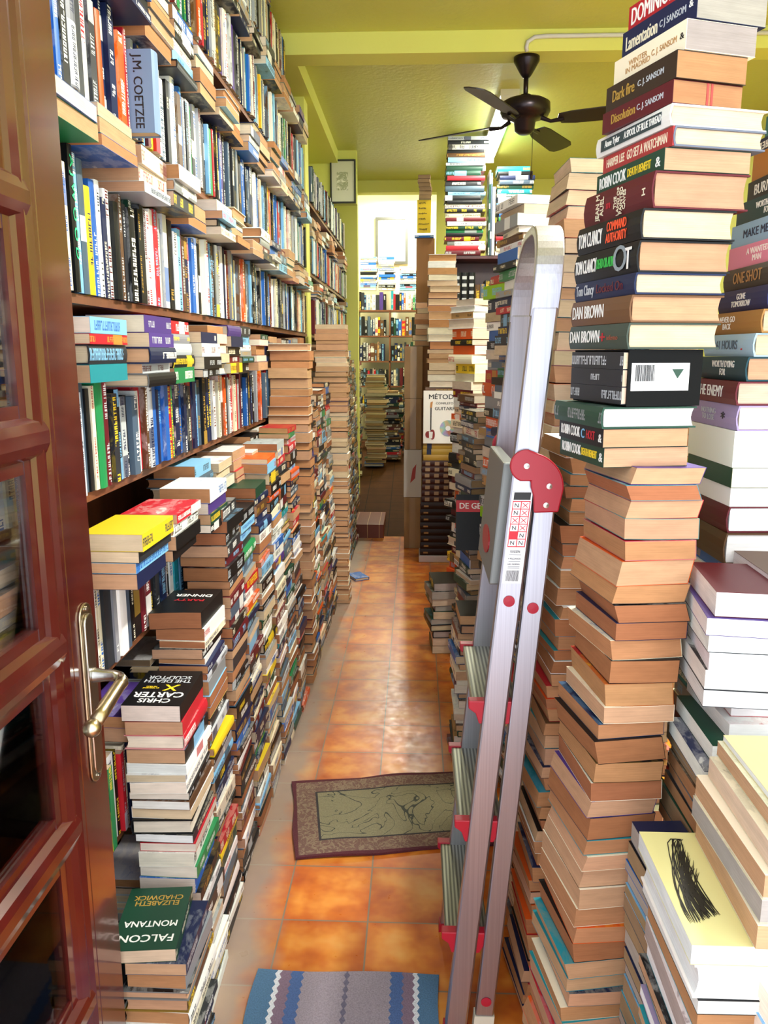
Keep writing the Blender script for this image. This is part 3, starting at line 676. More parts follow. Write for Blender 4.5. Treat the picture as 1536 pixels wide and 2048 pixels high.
def top_specs():
    a = lambda *p, **k: S(*p, **k)
    return [
     a('hb', .165, .235, .042, lin('3d4a3e'), 'white', 'cream', x=.350, rot=.22, plain=True, label='grey-green hardcover with a white author name and small red mark, just above the slipcase', texts=[X('DAN BROWN', 'white', .030, .30, .5, .125), X('+', 'red', .03, .62, .45, .02), X('inferno', lin('8a4a35'), .012, .78, .45, .04)]),
     a('hb', .165, .235, .044, lin('6b4a2c'), 'white', 'buff', x=.352, rot=.22, plain=True, label='brown hardcover with a white author name on its spine', texts=[X('DAN BROWN', 'white', .032, .32, .5, .13)]),
     a('hb', .16, .235, .034, 'navy', 'silver', 'cream', x=.356, rot=.22, plain=True, label='blue hardcover with silver and red script lettering on its spine', texts=[X('Tom Clancy', 'silver', .026, .2, .52, .075), X('Locked On', 'maroon', .022, .62, .5, .1)]),
     a('hb', .165, .24, .050, 'black', 'white', 'buff', x=.360, rot=.23, plain=True, label='black hardcover with white and green lettering and a silver ring on its spine', texts=[X('TOM CLANCY', 'white', .034, .21, .5, .088), X('DEAD OR ALIVE', lin('35b54a'), .024, .54, .5, .066), X('O', lin('8f9aa2'), .060, .76, .5, .046), X('T', 'white', .05, .88, .45, .022)]),
     a('hb', .165, .24, .047, 'black', 'white', 'cream', x=.361, rot=.23, plain=True, label='black hardcover with white and orange-red lettering on its spine', texts=[X('TOM CLANCY', 'white', .036, .24, .45, .096), X('COMMAND\nAUTHORITY', lin('f0532a'), .022, .66, .5, .075)]),
     a('hb', .17, .24, .056, 'maroon', 'cream', 'buff', x=.377, rot=.25, plain=True, label='thick maroon hardcover with sideways cream lettering on its spine', texts=[X('JEAN M\nAUEL', 'cream', .019, .27, .5, .045, PI/2), X('m', 'red', .02, .40, .5, .014), X('THE\nLAND OF\nPAINTED\nCAVES', 'cream', .0125, .57, .5, .046, PI/2), X('H', 'cream', .014, .9, .5, .011, PI/2)]),
     a('pb', .155, .225, .034, 'dark green', 'white', 'buff', x=.390, rot=.26, plain=True, label='green paperback with white and yellow spine lettering above the thick maroon book', texts=[X('ROBIN COOK', 'white', .028, .26, .5, .094), X('DEATH BENEFIT', 'yellow', .019, .66, .5, .074), X('&', 'white', .022, .92, .45, .014)]),
     a('hb', .165, .22, .030, lin('666c7c'), 'cream', 'cream', x=.403, rot=.28, plain=True, extra=red_spine, label='red hardcover with grey boards and cream spine lettering', texts=[X('HARPER LEE', 'cream', .02, .2, .5, .06), X('GO SET A WATCHMAN', 'cream', .022, .65, .5, .12)]),
     a('hb', .175, .23, .032, 'white', 'black', 'cream', x=.396, rot=.29, plain=True, label='white hardcover with white lettering on a dark spine panel', texts=[X('Anne Tyler', 'white', .016, .25, .5, .05), X('A SPOOL OF BLUE THREAD', 'white', .016, .66, .5, .11)], extra=panel),
     a('pb', .13, .198, .034, 'maroon', 'gold', 'tan', x=.396, rot=.34, plain=True, label='dark maroon paperback with gold title, red stripes across its page edges', texts=[X('Dissolution', 'gold', .022, .32, .5, .07), X('C. J. SANSOM', 'silver', .013, .7, .5, .07)], extra=stripes),
     a('pb', .13, .198, .040, lin('33251a'), 'gold', 'tan', x=.398, rot=.33, plain=True, label='dark brown paperback with gold title, directly below the cream one near the top', texts=[X('Dark fire', 'gold', .026, .27, .5, .065), X('C. J. SANSOM', 'silver', .013, .66, .5, .07)]),
     a('pb', .13, .198, .043, 'cream', 'brown', 'grey', x=.410, rot=.33, plain=True, label='cream paperback with faint tan lettering near the top of the tall right stack', texts=[X('WINTER\nIN MADRID', 'tan', .012, .36, .5, .07), X('C. J. SANSOM', 'tan', .013, .72, .5, .065), X('&', 'black', .013, .95, .5, .01)]),
     a('pb', .13, .198, .045, 'navy', 'cream', 'grey', x=.424, rot=.34, plain=True, label='navy paperback with cream gothic title second from the top of the tall right stack', texts=[X('Lamentation', 'cream', .032, .28, .5, .088), X('C J SANSOM', 'silver', .015, .70, .5, .066), X('&', 'white', .014, .93, .55, .01)]),
     a('pb', .13, .198, .04, 'red', 'white', 'grey', x=.432, rot=.34, plain=True, label='red paperback with large white lettering topping the tall right stack', texts=[X('DOMINION', 'white', .038, .35, .5, .12)]),
    ]
def red_spine(o, b): box_obj('spine_cloth', -.0034, -.0004, -b['h']/2+.001, b['h']/2-.001, .0006, b['t']-.0006, ink(lin('a92a2c'), .45), o)
def panel(o, b):
    h, t = b['h'], b['t']
    box_obj('spine_panel', -.0035, -.0030, -h*.40, h*.42, t*.2, t*.8, ink(lin('243a40')), o)
def stripes(o, b):
    for x in (.062, .07): box_obj('page_stripe', x, x+.004, -b['h']/2-.0004, -b['h']/2+.001, .001, b['t']-.001, ink(lin('b03a34')), o)
r = random.Random(9); zz = z2
for s in top_specs():
    s['must'] = True
    pile('the top of the tall right stack', 'SL', s['x'], 1.356, zz, [s], 0, (0, 0), r, 0, .003, 0); zz += s['t']+.0008

# ------------------------------------------------------------------ right: the stack behind it, thrillers with printed spines
def r2():
    a = lambda *p, **k: S(*p, **{'plain': True, 'must': True, **k})
    body = fill_specs(random.Random(21), 1.535-.298-9*GAP, wr=(.13, .15), hr=(.2, .22), pgs=('white', 'ivory', 'cream'))
    sp = body+[
     a('hb', .16, .235, .06, 'brown', 'white', 'white', label='brown hardcover with white page edges low in the printed-spine stack'),
     a('hb', .16, .235, .05, 'maroon', 'white', 'white', label='dark red hardcover with white pages below the white paperbacks on the right'),
     a('pb', .15, .22, .036, 'white', 'blue', 'white', label='white-spined paperback with pale page edges, right stack'),
     a('pb', .15, .22, .038, 'dark green', 'yellow', 'white', label='dark green paperback between two white books in the printed-spine stack', plain=False),
     a('pb', .16, .23, .068, 'white', 'grey', 'white', label='thick white paperback below the lilac hardcover'),
     a('hb', .16, .235, .046, 'lilac', 'white', 'ivory', label='lilac grey hardcover with small pale lettering below the dark red one', texts=[X('NOTHING\nTO LOSE', 'silver', .015, .45, .5, .07), X('*', 'black', .03, .75, .4, .018)]),
     a('hb', .16, .235, .043, 'maroon', 'white', 'cream', label='dark red hardcover with bold white title on the far right stack', texts=[X('THE ENEMY', 'white', .030, .46, .5, .135)]),
     a('hb', .16, .235, .044, lin('123c44'), 'white', 'buff', label='dark teal hardcover with two-line white title above the dark red one', texts=[X('WORTH DYING\nFOR', 'white', .018, .55, .5, .11)]),
     a('hb', .16, .235, .042, lin('a8c8e4'), 'black', 'cream', label='pale blue hardcover with black title among the printed spines', texts=[X('61 HOURS', 'slate', .024, .5, .5, .1), X('.', 'red', .03, .8, .5, .006)]),
     a('hb', .16, .235, .042, lin('9a7038'), 'white', 'cream', label='golden brown hardcover with white title on the far right stack', texts=[X('NEVER GO\nBACK', 'white', .016, .38, .5, .07)]),
     a('hb', .16, .235, .043, lin('141e52'), 'white', 'buff', label='deep blue hardcover with two-line white title on the far right stack', texts=[X('GONE\nTOMORROW', 'white', .016, .5, .5, .09)]),
     a('hb', .16, .235, .042, lin('3a3630'), 'gold', 'buff', label='charcoal hardcover with gold title on the far right stack', texts=[X('ONE SHOT', lin('a87c4a'), .030, .5, .5, .13)]),
     a('pb', .15, .23, .042, 'pink', 'white', 'cream', label='pink paperback with white title on the far right stack', texts=[X('A WANTED\nMAN', 'white', .016, .55, .5, .09)]),
     a('pb', .15, .23, .043, lin('94bce6'), 'navy', 'cream', label='light blue paperback with navy title on the far right stack', texts=[X('MAKE ME', 'navy', .022, .45, .5, .1), X('o', 'black', .024, .85, .5, .018)]),
     a('pb', .15, .23, .043, lin('143c3e'), 'white', 'cream', label='dark green-blue paperback with white italic title above the light blue one', texts=[X('WORTH DYING\nFOR', 'white', .016, .55, .5, .09)]),
     a('pb', .15, .23, .040, 'black', 'white', 'cream', label='black paperback with white title on the far right stack', texts=[X('BURNING', 'white', .028, .4, .5, .12)]),
     a('pb', .15, .23, .052, lin('b87424'), 'cream', 'cream', label='orange-brown paperback with cream title on the far right stack', texts=[X('THE\nAFFAIR', 'cream', .018, .5, .5, .07)]),
     a('pb', .15, .23, .027, 'navy', 'white', 'cream', label='thin dark blue paperback on the far right stack', plain=False),
     a('pb', .15, .23, .044, lin('2c6a70'), 'white', 'cream', label='teal paperback high on the far right stack', plain=False),
     a('pb', .15, .23, .044, 'red', 'white', 'cream', label='red paperback with white title high on the far right stack', texts=[X('ECHO BURNING', 'white', .02, .55, .5, .14)]),
     a('pb', .15, .23, .044, lin('1c2c44'), 'white', 'cream', label='dark blue paperback with thin white title high on the far right stack', texts=[X('PERSONAL', 'white', .018, .5, .5, .09)]),
     a('pb', .15, .23, .048, lin('8a7434'), 'white', 'cream', label='gold-brown paperback on top of the far right stack', texts=[X('NEVER GO\nBACK', 'white', .016, .5, .5, .08)]),
    ]
    zz = 0
    for k, s in enumerate(sp):
        if zz > 1.54: s['x'] = .60+.19*(zz-1.54)
        zz += s['t']+GAP
    return pile('the stack of printed spines at far right', 'SL', .60, 1.5, .001, sp, .03, (-.005, 0), random.Random(2), .004, .004, .03)
print('R2 top', r2())

# tan stack behind the ladder, and the pale one towering behind it
def fore_pile(name, x, y, top, lean, pgs, seed, rot=.1, mode='FL', z0=.001, **kw):
    r = random.Random(seed); sp = fill_specs(r, top-z0, pal=kw.pop('pal', ['navy', 'red', 'black', 'white', 'brown', 'orange', 'teal']), kind='pb', pgs=pgs, **kw)
    for s in sp: s['bend'] = r.uniform(0, .003); s['skew'] = r.uniform(-.008, .008)
    return pile(name, mode, x, y, z0, sp, rot, lean, r, .009, .006, .05)
fore_pile('the tan stack directly behind the ladder', .278, 1.72, 1.44, (.042, 0), ('tan', 'buff', 'tan', 'rusty'), 31, tr=(.025, .045))
fore_pile('the cream tower behind the tan stack', .34, 2.2, 2.12, (.022, 0), ('cream', 'buff', 'cream'), 32, rot=.05, tr=(.03, .05))
fore_pile('the pale stack between ladder and cream tower', .30, 1.95, 1.30, (.03, 0), ('tan', 'cream'), 33)

# ------------------------------------------------------------------ right: low piles near the doorway
M_CRATE = mat('plain_table_wood', rough=.6, build=b_wood(lin('5a4028'), lin('7a5a3a')))
tb = empty('display_table', (.75, .9, 0), 0, 'low wooden table under the near right-hand book piles', 'table')
box_obj('tabletop', -.42, .5, -.5, .298, .40, .43, M_CRATE, tb)
for x in (-.40, .46):
    for y in (-.48, .24): box_obj('leg', x, x+.035, y-.0, y+.035, .001, .40, M_CRATE, tb)
r = random.Random(77)
def cseq(z0, seq, name, mode, x, y, rot, **k): return pile(name, mode, x, y, z0, seq, rot, (0, 0), random.Random(hash_(name)), .006, .006, .03)
# back pair (columns of white-paged books with the covers of the lower ones showing)
b1 = fill_specs(random.Random(41), .925, pgs=('dusty', 'tan'), pal=MIX_DARK, kind='pb')
wp = lambda cov, acc, t, **k: S('pb', .145, .2, t, cov, acc, 'white', must=True, **k)
zc = cseq(.001, b1+[wp('navy', 'white', .03, x=.478, y=1.215, rot=-.03), wp('dark green', 'charcoal', .03, x=.50, y=1.245, rot=-.02, plain=True), wp('white', 'red', .026, x=.535, y=1.27),
     wp('red', 'white', .036, x=.548, y=1.30, rot=-.02, texts=[F('WIN', 'white', .055, .25, .72, .09, PI/2)], label='red, white and blue paperback with big white capitals under white-paged books'), ], 'the dark pile beside the white-paged books', 'FL', .50, 1.26, .0)
wc = lambda cov, acc, t, **k: S('pb', .112, .19, t, cov, acc, 'white', must=True, **k)
cseq(zc, [wc('charcoal', 'white', .03), wc('black', 'white', .034), wc('white', 'grey', .030), wc('black', 'grey', .032), wc('purple', 'yellow', .03, x=.475), wc('maroon', 'yellow', .042, x=.488)], 'the white-paged column beside the tan stack', 'FL', .485, 1.255, -.12)
b2 = fill_specs(random.Random(42), .90, pgs=('white', 'ivory'), pal=MIX_DARK, kind='pb')
cseq(.001, [dict(q, x=.70) for q in b2]+[wp('white', 'blue', .05, x=.70), wp('navy', 'white', .05, x=.70), wp('black', 'white', .045, x=.70), wp('maroon', 'red', .05), wp('navy', 'white', .055), wp('black', 'white', .06), wp('brown', 'orange', .045)],
     'the white-paged column at far right', 'FL', .605, 1.30, -.06)
# front group: yellow book, cream stack, small books
e_ = fill_specs(random.Random(43), .325, pgs=('white', 'tan', 'buff', 'grey'), pal=['teal', 'sky blue', 'white', 'navy', 'black', 'purple', 'lilac'], kind='pb', wr=(.15, .165), hr=(.22, .24))
def scribble(o, b):
    r = random.Random(12); m = MB(); w, h, t = b['w'], b['h'], b['t']
    for k in range(46):
        f = k/46; u0 = .42+.2*math.sin(f*5)*.4; pts = []
        y0 = .16-.03*f; L = .10+.14*r.random(); amp = .012+.012*r.random(); off = -.012+.03*f+r.uniform(-.004, .004)
        for q in range(9):
            g = q/8; y = h/2-.06-L*g+r.uniform(-.001, .001)+.02*f; x = w-.045+off+amp*math.sin(g*2.6+f*.7)-.03*g*(.4+f*.5)
            pts.append((x, max(-h/2+.02, y), t+.0009))
        m.tube(pts, [.0002]+[.0009]*7+[.0002], 4)
    m.build('ink_drawing', ink(lin('1c1c16')), o)
ze = cseq(.431, e_+[S('pb', .17, .25, .022, 'black', 'white', 'white', x=.385), S('hb', .17, .25, .05, 'white', 'black', 'white', plain=True, x=.378, rot=.0, must=True, label='white-paged book lying right under the pale yellow book'),
     S('pb', .175, .255, .03, 'pale yellow', 'white', 'white', plain=True, x=.372, rot=.0, extra=scribble, label='pale yellow book with a black scribbled ink drawing on its cover')], 'the near pile under the pale yellow book', 'FL', .385, .935, 0.)
cr = lambda pg, t, **k: S('pb', .15, .25, t, k.pop('cov', 'cream'), 'black', pg, must=True, **k)
zd = cseq(ze+.0005, [cr('buff', .036, x=.452), cr('grey', .034, x=.456), cr('buff', .034, x=.458), cr('cream', .034, x=.468), cr('buff', .024, x=.482),
     cr('white', .010, x=.49, cov='pale yellow', label='thin cream booklet with a black printed title on the near cream pile', texts=[F('NOT\nNO', 'black', .026, .72, .72, .05, PI)])],
     'the cream stack on the pale yellow book', 'FL', .46, .935, 0.)
f_ = fill_specs(random.Random(44), .30, pgs=('cream', 'ivory', 'buff'), pal=['sky blue', 'white', 'cream', 'yellow', 'orange'], kind='pb', wr=(.15, .16), hr=(.2, .22))
cseq(.431, f_+[S('pb', .16, .22, .03, 'sky blue', 'white', 'ivory', x=.47, must=True, label='light blue paperback low at the near right corner'), S('pb', .16, .22, .045, 'white', 'navy', 'ivory', x=.482, must=True), S('pb', .16, .22, .03, 'white', 'yellow', 'white', x=.52, must=True, label='white book with a yellow and orange strip near the right corner')],
     'the nearest pile at the right corner', 'FL', .475, .72, .05)

cseq(.001, fill_specs(random.Random(45), .79, pal=['teal', 'sky blue', 'navy', 'black', 'blue'], kind='pb', pgs=('dusty', 'grey'), wr=(.085, .09), hr=(.12, .125)), 'the little pile beside the tan stack', 'FL', .41, 1.205, .08)
# ------------------------------------------------------------------ right row down the aisle, behind the ladder
def right_pile(name, x, y, top, rot, pal, pgs, seed, mode='SL', lean=(.02, 0), **kw):
    r = random.Random(seed); sp = fill_specs(r, top, pal=pal, pgs=pgs, **kw)
    for s in sp:
        if r.random() < .15: s['mode'] = 'FL'
    return pile(name, mode, x, y, .001, sp, rot, lean, r, .012, .01, .08)
HB = dict(wr=(.14, .165), hr=(.205, .235))
right_pile('the first pile past the ladder', .345, 2.40, 1.2, .1, MIX_DARK, ('cream', 'tan', 'buff'), 51)
right_pile('the colourful tower past the ladder', .345, 2.72, 2.13, .2, MIX_LEFT+['red', 'green', 'teal'], ('cream', 'ivory', 'white'), 52, lean=(-.005, 0), **HB)
right_pile('the low pile showing under the ladder', .165, 2.95, .63, .05, MIX_DARK+['cream', 'white'], ('cream', 'ivory', 'buff'), 53)
right_pile('the dark-spined tower behind the ladder', .36, 3.15, 1.93, .28, ['black', 'charcoal', 'blue', 'red', 'orange', 'tan', 'grey', 'lime green', 'white', 'brown', 'silver', 'navy'], ('cream', 'ivory'), 54, lean=(-.01, 0), tr=(.03, .055), **HB)
right_pile('the leaning pile of the right row', .235, 3.45, 1.38, .22, MIX_DARK+['red', 'white'], ('grey', 'cream', 'dusty'), 55)
right_pile('the short dark pile on the right tiles', .10, 4.15, .40, .12, ['dark green', 'black', 'slate', 'maroon'], ('cream', 'grey'), 56, tr=(.03, .05), **HB)
right_pile('the second leaning pile of the right row', .265, 3.95, 1.42, .25, MIX_DARK+['white', 'red'], ('cream', 'grey'), 57, **HB)
right_pile('the red and white tower of the right row', .32, 4.5, 1.92, .5, ['red', 'red', 'orange', 'white', 'yellow', 'black', 'tan', 'cream', 'maroon'], ('white', 'ivory'), 58, lean=(0, 0), tr=(.03, .06), **HB)
right_pile('the grey pile beyond the red and white tower', .37, 4.95, 1.38, .35, ['grey', 'slate', 'charcoal', 'dark green', 'black'], ('grey', 'ivory'), 59, **HB)
right_pile('the old-book tower of the right row', .565, 5.15, 1.98, .3, MIX_DARK, ('cream', 'dusty'), 60, lean=(0, 0), **HB)
right_pile('the far pile beside the bound volumes', .42, 5.65, 1.9, .2, MIX_DARK, ('cream', 'dusty'), 61, lean=(0, 0), **HB)
for i, (x, y, tp) in enumerate([(.56, 2.0, 1.9), (.6, 2.35, 2.0), (.58, 2.8, 1.8), (.6, 3.3, 1.95), (.62, 3.9, 1.9), (.64, 4.4, 2.1), (.80, 5.0, 2.1), (.80, 5.5, 2.0), (.95, 1.6, 1.9)]):
    right_pile('the %s pile of the hidden back row' % ordn(1+i), x, y, tp, .1, MIX_DARK+['white', 'cream'], ('cream', 'buff'), 70+i, lean=(0, 0))
# book with the red band, leaning face out
book('pb', .12, .24, .03, Matrix.Translation((.178, 3.36, .79)) @ Matrix.Rotation(-.2, 4, 'X') @ Matrix(((1, 0, 0, 0), (0, 0, -1, 0), (0, 1, 0, 0), (0, 0, 0, 1))) @ Matrix.Translation((0, .12, 0)), 'black', 'white', 'grey', '',
     'black book with a red lettered band leaning face out on the right row', texts=[F('DE GENIE', 'white', .035, .5, .78, .12)], plain=True,
     extra=lambda o, b: (box_obj('red_band', .0, .12, .045, .095, .0302, .0306, ink(COL['red']), o), lettering(o, 'DE GE', frame((.06, .07, .031), (1, 0, 0), (0, 1, 0)), .035, COL['white'], .09, 'title_lettering')))
BOOKS[-1]['texts'] = (); BOOKS[-1]['must'] = True

# ------------------------------------------------------------------ bound volumes, guitar book and column at the end of the right row
def gilt(n, c, zs=(.12, .88)):
    def f(o, b):
        h, t = b['h'], b['t']; e = min(.1*t, .005)
        for k in range(n):
            y = -h*.36+h*.72*k/(max(1, n-1)); box_obj('gilt_label', -e-.0012, -e+.001, y-.018, y+.018, t*zs[0], t*zs[1], ink(c, .35), o)
    return f
tagged(MB().box(.035, .375, 6.10, 6.36, .001, .055).build('pale_plinth', mat('white_laminate', lin('c9c3cf'), .5), bevel=.004), 'low pale box under the stack of bound volumes on the tiles', 'box')
zb = pile('the dark gilt volumes', 'SC', .045, 6.11, .056, [S('bv', .21, .31, .053, lin('2a1710'), 'gold', 'cream', must=True, plain=True, extra=gilt(2, lin('a07840'), (.3, .55))) for k in range(8)], 0, (0, 0), None, .004, .006, .008, group='dark gilt volumes at the bottom of the bound stack')
zb = pile('the red-brown labelled volumes', 'SC', .055, 6.115, zb, [S('bv', .2, .30, .046, lin('3a1a14'), 'gold', 'cream', must=True, plain=True, extra=gilt(4, lin('9a7c5c'), (.2, .8))) for k in range(7)], 0, (0, 0), None, .004, .006, .008)
zb = pile('the tan volumes with blue labels', 'SC', .06, 6.12, zb, [S('bv', .2, .30, .044, 'gold', 'navy', 'cream', must=True, plain=True, extra=(lambda o, b: box_obj('blue_label', -.006, -.002, .085, .12, .002, b['t']-.002, ink(COL['navy']), o)) if k else None) for k in range(3)], 0, (0, 0), None, .003, .003, .006)
ZG = zb
# the guitar manual stands face out
def guitar(o, b):
    w, h, t = b['w'], b['h'], b['t']; z = t+.0008
    L = lambda s, u, v, sz, wd, c='black': lettering(o, s, frame((u*w, -h/2+v*h, z), (1, 0, 0), (0, 1, 0)), sz, COL[c], wd, 'title_lettering')
    L('MÉTODO', .55, .88, .05, .23); L('COMPLETO DE', .63, .76, .022, .17); L('GUITARRA', .62, .66, .036, .18)
    M_CD = mat('disc_sheen', rough=.15, metal=.6, build=lambda n, bb: n.link(n.ramp(n.new('ShaderNodeTexGradient', gradient_type='RADIAL').outputs['Color'] if False else n.noise(n.obj(), 12., 1.), [(.3, lin('d8a0b8')), (.42, lin('e8d8a0')), (.5, lin('a8d8c8')), (.6, lin('c0b0e0')), (.7, lin('d89078'))]), bb.inputs['Base Color']))
    cd = MB().lathe([(.018, 0), (.062, 0), (.062, .0012), (.018, .0012)], 40).build('compact_disc', M_CD, o, M=Matrix.Translation((.66*w, -h/2+.29*h, t+.0006)))
    MB().lathe([(.007, 0), (.019, 0), (.019, .0016), (.007, .0016)], 24).build('disc_centre', ink(lin('efeff2')), cd)
    body = []
    for k in range(40):
        a = 2*PI*k/40; rr = .034+.009*math.cos(2*a)-.006*math.cos(3*a); body.append((.2*w+rr*.85*math.cos(a), -h/2+.17*h+rr*1.25*math.sin(a)))
    g = MB().prism(body, t+.0006, t+.0016).build('guitar_picture', ink(lin('8c1f20')), o)
    MB().prism([(.2*w-.012+.024*k2, -h/2+.17*h-.03+.0*k2) for k2 in (0, 1)]+[(.2*w+.016, -h/2+.17*h+.02), (.2*w-.014, -h/2+.17*h+.025)], t+.0017, t+.002).build('pickguard', ink(lin('f0f0f0')), g)
    MB().box(.2*w-.004, .2*w+.005, -h/2+.25*h, -h/2+.68*h, t+.0006, t+.0016).build('neck', ink(lin('2a2020')), g)
    MB().prism([(.2*w-.008, -h/2+.68*h), (.2*w+.008, -h/2+.68*h), (.2*w+.014, -h/2+.80*h), (.2*w-.004, -h/2+.78*h)], t+.0006, t+.0016).build('headstock', ink(lin('c98a4a')), g)
book('pb', .285, .40, .03, Matrix.Translation((.06, 6.115, ZG+.001)) @ Matrix.Rotation(-.03, 4, 'X') @ Matrix(((1, 0, 0, 0), (0, 0, -1, 0), (0, 1, 0, 0), (0, 0, 0, 1))) @ Matrix.Translation((0, .2, 0)), 'white', 'black', 'white', '',
     'large white guitar manual with a disc on its cover standing on the bound volumes', extra=guitar, plain=True)
zc = pile('the volumes behind the guitar manual', 'SC', .07, 6.17, ZG, [S('hb', .18, .27, .06, lin('6a4630'), 'gold', 'cream') for k in range(7)], 0, (0, 0), None)
rc = random.Random(90)
sp = []
while sum(s['t'] for s in sp) < .92:
    c = rc.choice(['cream', 'white', 'brown', 'white', 'tan', 'maroon']); sp.append(S(rc.choice(['hb', 'pb']), .15, rc.uniform(.2, .235), rc.uniform(.03, .06), c, 'black', rc.choice(['buff', 'cream', 'ivory', 'white', 'tan']), mode='FC', bend=0))
pile('the pale column above the guitar manual', 'FC', .095, 6.16, zc, sp, 0, (-.005, 0), rc, .012, .008, .04)
# cardboard boxes and the brown board beside them
M_CARD = mat('cardboard', rough=.8, build=lambda n, b: n.link(n.mix(n.noise(n.obj(), 8., 3.), lin('8a6a48'), lin('a88660')), b.inputs['Base Color']))
zx = .001
for k, (h, nm, m, lb) in enumerate(((.44, 'cardboard_box', M_CARD, 'plain brown cardboard box standing on the tiles at the end of the aisle'), (.40, 'white_box', mat('white_card', lin('c9c4c0'), .6), 'white cardboard box with a red print, second up in the column of boxes'),
                                 (.42, 'cardboard_box', M_CARD, 'brown cardboard box on the white one in the column of boxes'), (.42, 'cardboard_box', M_CARD, 'topmost cardboard box of the column at the end of the aisle'))):
    t = empty(nm, (-.02, 6.72, zx), 0, lb, 'box')
    wv = .07+(.004 if k % 2 else 0)
    MB().box(-wv, wv, -.16, .16, 0, h-.002).build('carton', m, t, bevel=.003)
    if k != 1: MB().box(-wv*.35, wv*.35, -.1605, -.159, 0, h-.002).build('parcel_tape', mat('tape%d' % k, lin('9a7a50'), .3), t)
    else: MB().prism([(-.02, .12), (.02, .16), (.03, .28), (.0, .24)], -.162, -.1598, 'y').build('red_print', ink(lin('a8352c')), t)
    zx += h
fore_pile('the small stack on top of the cardboard boxes', -.02, 6.6, zx+.34, (.07, 0), ('buff', 'tan', 'cream'), 93, mode='FC', rot=0, z0=zx, wr=(.11, .12), hr=(.13, .15), tr=(.04, .05))
bp = tagged(MB().box(-.004, .15, 6.92, 6.95, .001, 2.56).build('brown_board', M_BOARD_WOOD, bevel=.003), 'tall brown wooden board standing behind the cardboard boxes', 'board')
tagged(box_obj('yellow_notice', .0, .115, 6.915, 6.925, 2.60, 2.86, ink(lin('e8c81c'))), 'yellow handwritten notice on top of the brown board', 'notice')
yn = bpy.data.objects['yellow_notice']
rq = random.Random(8)
for k in range(6):       # illegible handwriting: one wavy stroke per line
    zl = 2.835-k*.041; x0 = .014; x1 = .06+.04*rq.random(); q = 26
    MB().tube([(x0+(x1-x0)*i/q, 6.9145, zl+.011*math.sin(i*2.1+k)*rq.random()) for i in range(q+1)], .0017, 5).build('handwriting', ink(lin('4a3a10')), yn)
r = random.Random(95)
book('pb', .15, .2, .02, lying('SC', -.02, 6.9, 2.562, .0, .06, .16), 'blue', 'white', 'cream', '', 'blue booklet lying on top of the brown board under the yellow notice'); BOOKS[-1].update(w=.06, h=.16)
for k in range(6): book('pb', .06, .1, .03, lying('FC', .01+.004*r.uniform(-2, 2), 6.90, 2.865+k*.031, r.uniform(-.1, .1), .06, .1), 'brown', 'black', 'dusty', '', 'little old book %s in the tiny stack above the yellow notice' % ('lowest', 'second', 'third', 'fourth', 'fifth', 'topmost')[k])

# maroon bookcase with reference stacks on top
bc = empty('bookcase', (.54, 6.62, 0), 0, 'dark maroon bookcase at the end of the right row, stacks of reference books on top', 'bookcase')
for x in (-.34, .32): box_obj('side_panel', x, x+.022, -.15, .2, 0, 2.36, M_MAROON, bc)
for z in (.06, .5, .95, 1.42, 1.92, 2.345): box_obj('shelf', -.318, .32, -.15, .2, z, z+.022, M_MAROON, bc)
box_obj('back_panel', -.34, .342, .2, .21, 0, 2.36, M_MAROON, bc)
x = .235
for k in range(14):
    hb = k < 4
    c = 'black' if hb else r.choice(MIX_DARK); w = .055 if hb else r.uniform(.025, .05)
    if x+w > .83: break
    h = .30 if hb else r.uniform(.2, .27)
    book('bv' if hb else 'hb', .18, h, w, upright_front(x, 6.48, 1.943, h), c, 'silver' if hb else accent(c, r), 'cream', 'standing %s on the upper shelf of the maroon bookcase' % ordn(k+1), plain=hb,
         extra=(lambda o, b: [box_obj('silver_label', -.006, -.001, y-.012, y+.012, .010, b['t']-.010, ink(COL['silver']), o) for y in (-.11, -.055, 0., .055, .11)]) if hb else None, label='black bound volume with silver labels, %s from the side panel' % ordn(k+1) if hb else None)
    x += w+.001
for row, z in ((1, 1.443), (2, .973)):
    x = .235
    while x < .80:
        w = r.uniform(.025, .05); h = r.uniform(.2, .32); c = r.choice(MIX_DARK)
        book('hb', .18, h, w, upright_front(x, 6.48, z, h), c, accent(c, r), 'cream', 'on a lower shelf of the maroon bookcase'); x += w+.001
A = ['maroon', 'red', 'white', 'maroon', 'black', 'green', 'dark green', 'white', 'maroon', 'cream', 'black', 'white', 'black', 'black', 'sky blue', 'slate', 'charcoal', 'red', 'dark green', 'dark green', 'silver', 'sky blue', 'brown', 'black', 'white', 'charcoal', 'silver', 'white']
sp = []; ra = random.Random(97)
for c in A:
    if sum(s['t']+GAP for s in sp) > .84: break
    sp.append(S('hb', .2, ra.uniform(.265, .31), ra.uniform(.022, .04), c, accent(c, ra), 'cream'))
pile('the left reference stack on the maroon bookcase', 'SC', .225, 6.47, 2.369, sp, 0, (0, 0), ra, .012, .01, .03)
sp = []
for c in ['white', 'cream', 'maroon', 'red', 'black', 'black', 'navy', 'green', 'blue', 'blue', 'blue', 'silver', 'dark green', 'teal', 'dark green', 'slate', 'navy', 'black', 'teal', 'navy', 'charcoal']:
    if sum(s['t']+GAP for s in sp) > .63: break
    sp.append(S('hb', .2, ra.uniform(.24, .28), ra.uniform(.025, .042), c, accent(c, ra), 'cream'))
pile('the right reference stack on the maroon bookcase', 'SC', .617, 6.47, 2.369, sp, 0, (0, 0), ra, .012, .01, .03)
for k, (c, h, t) in enumerate((('dark green', .62, .014), ('slate', .6, .012), ('white', .5, .02))):
    book('hb', .2, h, t, upright_front(.548+k*.015, 6.46, 2.369, h), c, 'white', 'cream', '', 'tall thin %s book standing between the two reference stacks' % c)

